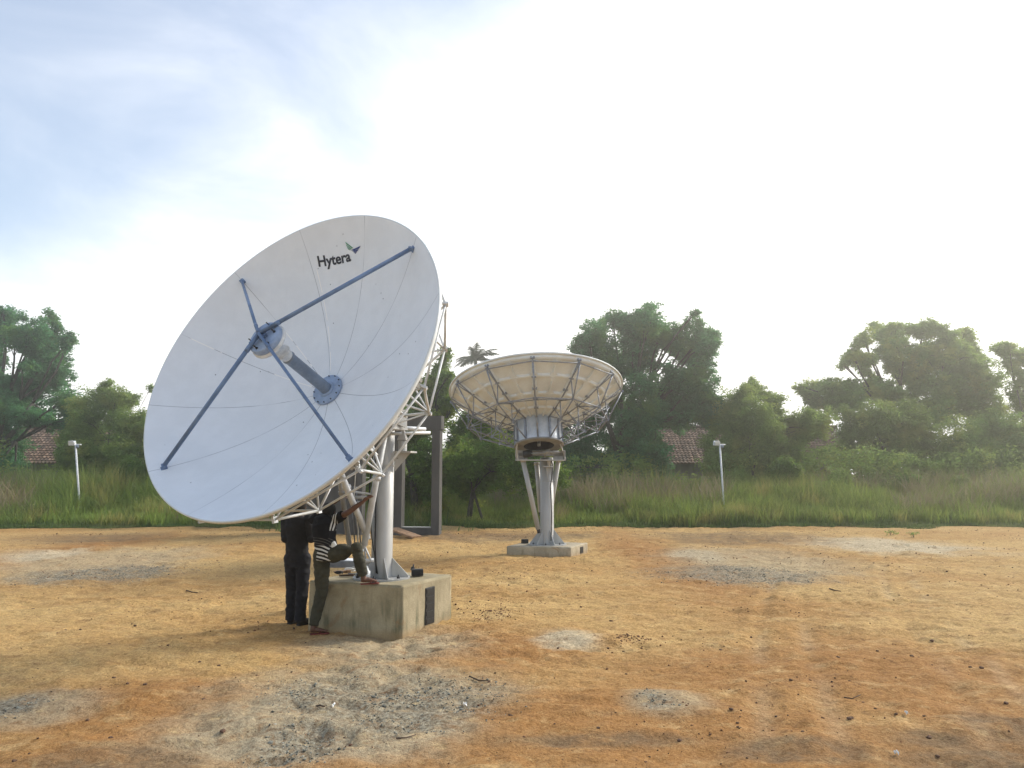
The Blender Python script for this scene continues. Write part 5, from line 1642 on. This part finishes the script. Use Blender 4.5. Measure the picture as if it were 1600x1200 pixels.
def shrub(px, pyt, wpx, Yd, seed):
    make_tree("shrub", "rounded leafy shrub rising from the tall grass below the trees", "shrub",
              [(px, pyt + 12, wpx * .5), (px - wpx * .5, pyt + 24, wpx * .45), (px + wpx * .5, pyt + 22, wpx * .45), (px - wpx * .2, pyt + 38, wpx * .5), (px + wpx * .3, pyt + 40, wpx * .5)],
              Yd, M["leaf_bush"] if seed % 2 else M["leaf_lime"], "leafy shrubs along the grass", leaf=0.12, spread=0.5, trunk_r=0.05, stems=2, seed=seed, dens=1.3)
for i, (a, b, c, e) in enumerate(((1225, 712, 30, 39), (1310, 730, 24, 38.5), (1420, 735, 30, 39), (1500, 738, 26, 39), (955, 738, 28, 39), (1150, 728, 24, 39.5), (205, 715, 30, 39), (890, 745, 24, 39))):
    shrub(a, b, c, e, 30 + i)

# coconut palm far behind
pb = W(742, 745, 55); crown = W(743, 562, 55)
palm = empty("palm_tree", (pb.x, 55, 0), "dark feathery palm top peeping over the left rim of the far dish", "palm tree")
mb = MB(); mb.tube([Vector((pb.x + .5, 55, 0)), Vector((pb.x + .2, 55, 5)), crown], [.22, .17, .12], 10); mb.build("trunk", M["bark"], palm)
fv, ff, ft_ = [], [], []
pr = random.Random(5)
for i in range(17):
    az_ = i * 2.4 + pr.uniform(-.2, .2); el_ = pr.uniform(-0.2, 1.05); L = pr.uniform(1.5, 2.0)
    P = []; d = Vector((math.cos(az_) * math.cos(el_), math.sin(az_) * math.cos(el_), math.sin(el_))); q = crown.copy()
    for j in range(15):
        P.append(q.copy()); q += d * L / 14; d = (d + Vector((0, 0, -0.085))).normalized()
    for j in range(1, 15):
        dr = (P[j] - P[j - 1]).normalized(); s_ = dr.cross(Vz).normalized() if abs(dr.z) < .98 else Vector((1, 0, 0))
        ll = 0.46 * math.sin(math.pi * min(1, (j + 2) / 16.5)) + .1
        o = len(fv); fv += [P[j - 1] + s_ * .03, P[j] + s_ * .03, P[j] - s_ * .03, P[j - 1] - s_ * .03]; ff.append((o, o + 1, o + 2, o + 3)); ft_ += [.3] * 4
        for k in (-1, 1):
            for h in (0, .5):
                b0 = P[j - 1].lerp(P[j], h); tip = b0 + s_ * k * ll * .8 + dr * ll * .45 - Vz * ll * pr.uniform(.25, .55)
                o = len(fv); w_ = dr * .035
                fv += [b0 - w_, b0 + w_, b0.lerp(tip, .6) + w_, tip]; ff.append((o, o + 1, o + 2, o + 3)); ft_ += [pr.random()] * 4
array_mesh("crown", np.array([tuple(v) for v in fv]), np.array(ff), M["palm_leaf"], palm, np.array(ft_))

# far and near undergrowth that reads as one mass
N = 5200
ux = rng.uniform(-44, 46, N); uy = rng.uniform(40.5, 47, N)
hh = 2.0 + 2.6 * fbm(ux * 0.22, uy * 0.22, 90, 3)
ra_ = ux / uy
hh = hh * np.where(((ra_ > -.66) & (ra_ < -.585)) | ((ra_ > .18) & (ra_ < .25)), .6, 1.0)
uz = rng.random(N) ** 0.7 * hh
inh = ((ux > 9) & (ux < 22.5) & (uy > 46)) | ((uy > 43.2) & (ux > 1.2) & (ux < 6))
cc = np.stack([ux, uy, uz], 1)[~inh]
V, tn = leaf_cloud(cc, rng.uniform(.35, .7, len(cc)), 36, 0.20, np.clip(rng.normal(.6, .25, len(cc)), 0, 1))
tag(array_mesh("undergrowth", V, np.arange(len(V)).reshape(-1, 4), M["leaf_bush"], None, tn), "dense green undergrowth massed below the trees behind the tall grass", "undergrowth", kind="stuff")

# distant tree belt closing the view behind everything
N = 2600
bx = rng.uniform(-75, 80, N); by = rng.uniform(60, 68, N)
bh = 3.0 + 3.2 * fbm(bx * 0.12, by * 0, 95, 3)
cc = np.stack([bx, by, rng.random(N) ** 0.8 * bh], 1)
V, tn = leaf_cloud(cc, rng.uniform(.6, 1.1, len(cc)), 30, 0.38, np.clip(rng.normal(.4, .2, len(cc)), 0, 1))
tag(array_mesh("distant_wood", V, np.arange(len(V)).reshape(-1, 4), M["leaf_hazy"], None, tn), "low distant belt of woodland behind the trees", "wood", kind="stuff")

# ------------------------------------------------------------------ grass
def blades(x, y, h, wdt, lean, tone, seg=3):
    n = len(x); a = rng.uniform(0, 2 * math.pi, n)
    z0 = ground_h(x, y) - 0.02
    dx, dy = np.cos(a), np.sin(a)
    b = rng.uniform(0, 2 * math.pi, n); sx, sy = np.cos(b) * wdt / 2, np.sin(b) * wdt / 2
    V = []
    for i in range(seg + 1):
        t_ = i / seg
        off = lean * h * t_ ** 1.9
        zz = z0 + h * (t_ - 0.28 * np.minimum(lean, 1) * t_ ** 3)
        ww = (1 - t_ ** 1.6) * 0.95 + 0.05
        cx, cy = x + dx * off, y + dy * off
        V.append(np.stack([cx - sx * ww, cy - sy * ww, zz], 1)); V.append(np.stack([cx + sx * ww, cy + sy * ww, zz], 1))
    V = np.stack(V, 1)
    k = 2 * (seg + 1)
    f = np.array([(2 * i, 2 * i + 1, 2 * i + 3, 2 * i + 2) for i in range(seg)])
    F_ = (f[None] + (np.arange(n) * k)[:, None, None]).reshape(-1, 4)
    return V.reshape(-1, 3), F_, np.repeat(tone, k)

def clumped(N, x0, x1, y0, y1, per, spread_):
    n = N // per
    cx, cy = rng.uniform(x0, x1, n), rng.uniform(y0, y1, n)
    return np.repeat(cx, per) + rng.normal(0, spread_, n * per), np.repeat(cy, per) + rng.normal(0, spread_, n * per), np.repeat(rng.random(n), per)

gx, gy, gt = clumped(120000, -30, 31, 31.9, 40.5, 22, 0.16)
k = (gy > 31.5 + 1.4 * fbm(gx * .6, gx * 0, 70, 4)) & (np.abs(gx) < gy * .78)
k &= ~((gx > -9.5) & (gx < -1.8) & (gy < 32.0))
gx, gy, gt = gx[k], gy[k], gt[k]
prof_ = 0.75 + 1.55 * sstep(gy, 31.9, 38.5)
var = 0.35 + 1.25 * fbm(gx * .45, gy * .6, 71, 4)
mid_low = 1 - 0.42 * np.exp(-((gx + 0.5) / 3.6) ** 2)
h = prof_ * var * mid_low * rng.uniform(.55, 1.15, len(gx))
tn = np.clip(0.1 + 0.7 * gt ** 1.5 + 0.6 * (fbm(gx * .5, gy * .5, 72, 3) - .45) + rng.normal(0, .2, len(gx)), 0, 1)
V, F_, T_ = blades(gx, gy, h, rng.uniform(.025, .065, len(gx)), rng.uniform(.05, .65, len(gx)), tn)
tag(array_mesh("tall_grass", V, F_, M["grass"], None, T_), "tall unkempt green grass along the far edge of the sand", "grass", kind="stuff")
# straw-coloured flowering stems rising above it
gx, gy, gt = clumped(15000, -30, 31, 33.5, 40.5, 10, 0.22)
k = (fbm(gx * .22, gy * .3, 73, 3) > .52) & (np.abs(gx) < gy * .78) & ~((gx > -9.5) & (gx < -1))
gx, gy, gt = gx[k], gy[k], gt[k]
h = (1.0 + 1.35 * sstep(gy, 32, 38)) * (0.7 + .5 * fbm(gx * .35, gy * .5, 71, 4)) * rng.uniform(.85, 1.25, len(gx))
V, F_, T_ = blades(gx, gy, h, rng.uniform(.02, .03, len(gx)), rng.uniform(.03, .4, len(gx)), gt, 4)
V2, F2_, T2_ = blades(gx, gy, h * 1.02, rng.uniform(.04, .08, len(gx)), rng.uniform(.2, .5, len(gx)), gt, 3)
tag(array_mesh("seed_stems", np.concatenate([V, V2]), np.concatenate([F_, F2_ + len(V)]), M["straw"], None, np.concatenate([T_, T2_])), "straw-coloured seeding grass stems standing above the green", "grass", kind="stuff")
# low weeds creeping out on the sand edge
gx = rng.uniform(-29, 29, 60000); gy = 30.9 + rng.gamma(2.0, .33, 60000)
k = (gy > 31.05 + 1.5 * fbm(gx * .55, gx * 0 + 3, 74, 4) - .3) & (gy < 34) & ~((gx > -9) & (gx < -2.0) & (gy < 31.6))
gx, gy = gx[k], gy[k]
h = 0.08 + 0.42 * sstep(gy, 31.2, 32.6) * rng.uniform(.3, 1.1, len(gx))
V, F_, T_ = blades(gx, gy, h, rng.uniform(.02, .05, len(gx)), rng.uniform(.2, 1.1, len(gx)), np.clip(rng.normal(.4, .25, len(gx)), 0, 1), 2)
tag(array_mesh("low_weeds", V, F_, M["weed"], None, T_), "low dark weeds fringing the sand at the foot of the tall grass", "weeds", kind="stuff")
# short plain grass around the frame and beyond
gx = rng.uniform(-60, 60, 26000); gy = rng.uniform(28.4, 62, 26000)
k = (gy > 40) | ((gx > -9.5) & (gx < -1.5) & (gy > 29.6))
gx, gy = gx[k], gy[k]
V, F_, T_ = blades(gx, gy, rng.uniform(.25, .9, len(gx)), rng.uniform(.03, .07, len(gx)), rng.uniform(.1, .9, len(gx)), rng.random(len(gx)), 2)
tag(array_mesh("rough_grass", V, F_, M["weed"], None, T_), "rough shorter grass growing behind the concrete frame", "grass", kind="stuff")
def weed_plant(px, py, Yd, label):
    g = G(px, py); c = np.array([[g.x, g.y, .12]]) + rng.normal(0, .07, (9, 3)) * np.array([1.5, 1, .4])
    V, tn = leaf_cloud(c, np.full(9, .08), 10, .06, rng.random(9))
    V[:, 2] = np.maximum(V[:, 2], gz(g.x, g.y))
    root = empty("weed_plant", (g.x, g.y, 0), label, "weed")
    array_mesh("foliage", V, np.arange(len(V)).reshape(-1, 4), M["leaf_bush"], root, tn)
    mb = MB()
    for i in range(5): mb.tube([Vector((g.x, g.y, gz(g.x, g.y) - .02)), Vector(c[i])], .005, 5)
    mb.build("stem", M["bark"], root)
weed_plant(1391, 836, 0, "small pale weed on the sand just before the grass, left of two")
weed_plant(1428, 838, 0, "small pale weed on the sand just before the grass, right of two")

# ------------------------------------------------------------------ air
hm = bpy.data.materials.new("haze"); hm.use_nodes = True
nt = hm.node_tree
for n in list(nt.nodes): nt.nodes.remove(n)
o_ = nt.nodes.new("ShaderNodeOutputMaterial"); v_ = nt.nodes.new("ShaderNodeVolumePrincipled")
v_.inputs["Color"].default_value = (1.0, 0.965, 0.85, 1)
v_.inputs["Density"].default_value = 0.0041
v_.inputs["Anisotropy"].default_value = 0.84
nt.links.new(v_.outputs[0], o_.inputs["Volume"])
mb = MB(); mb.box((2, 40, 6.0), (240, 110, 14.4)); hz = mb.build("haze", hm)
tag(hz, "thin pale sunlit haze in the air over the field", "haze", kind="stuff")
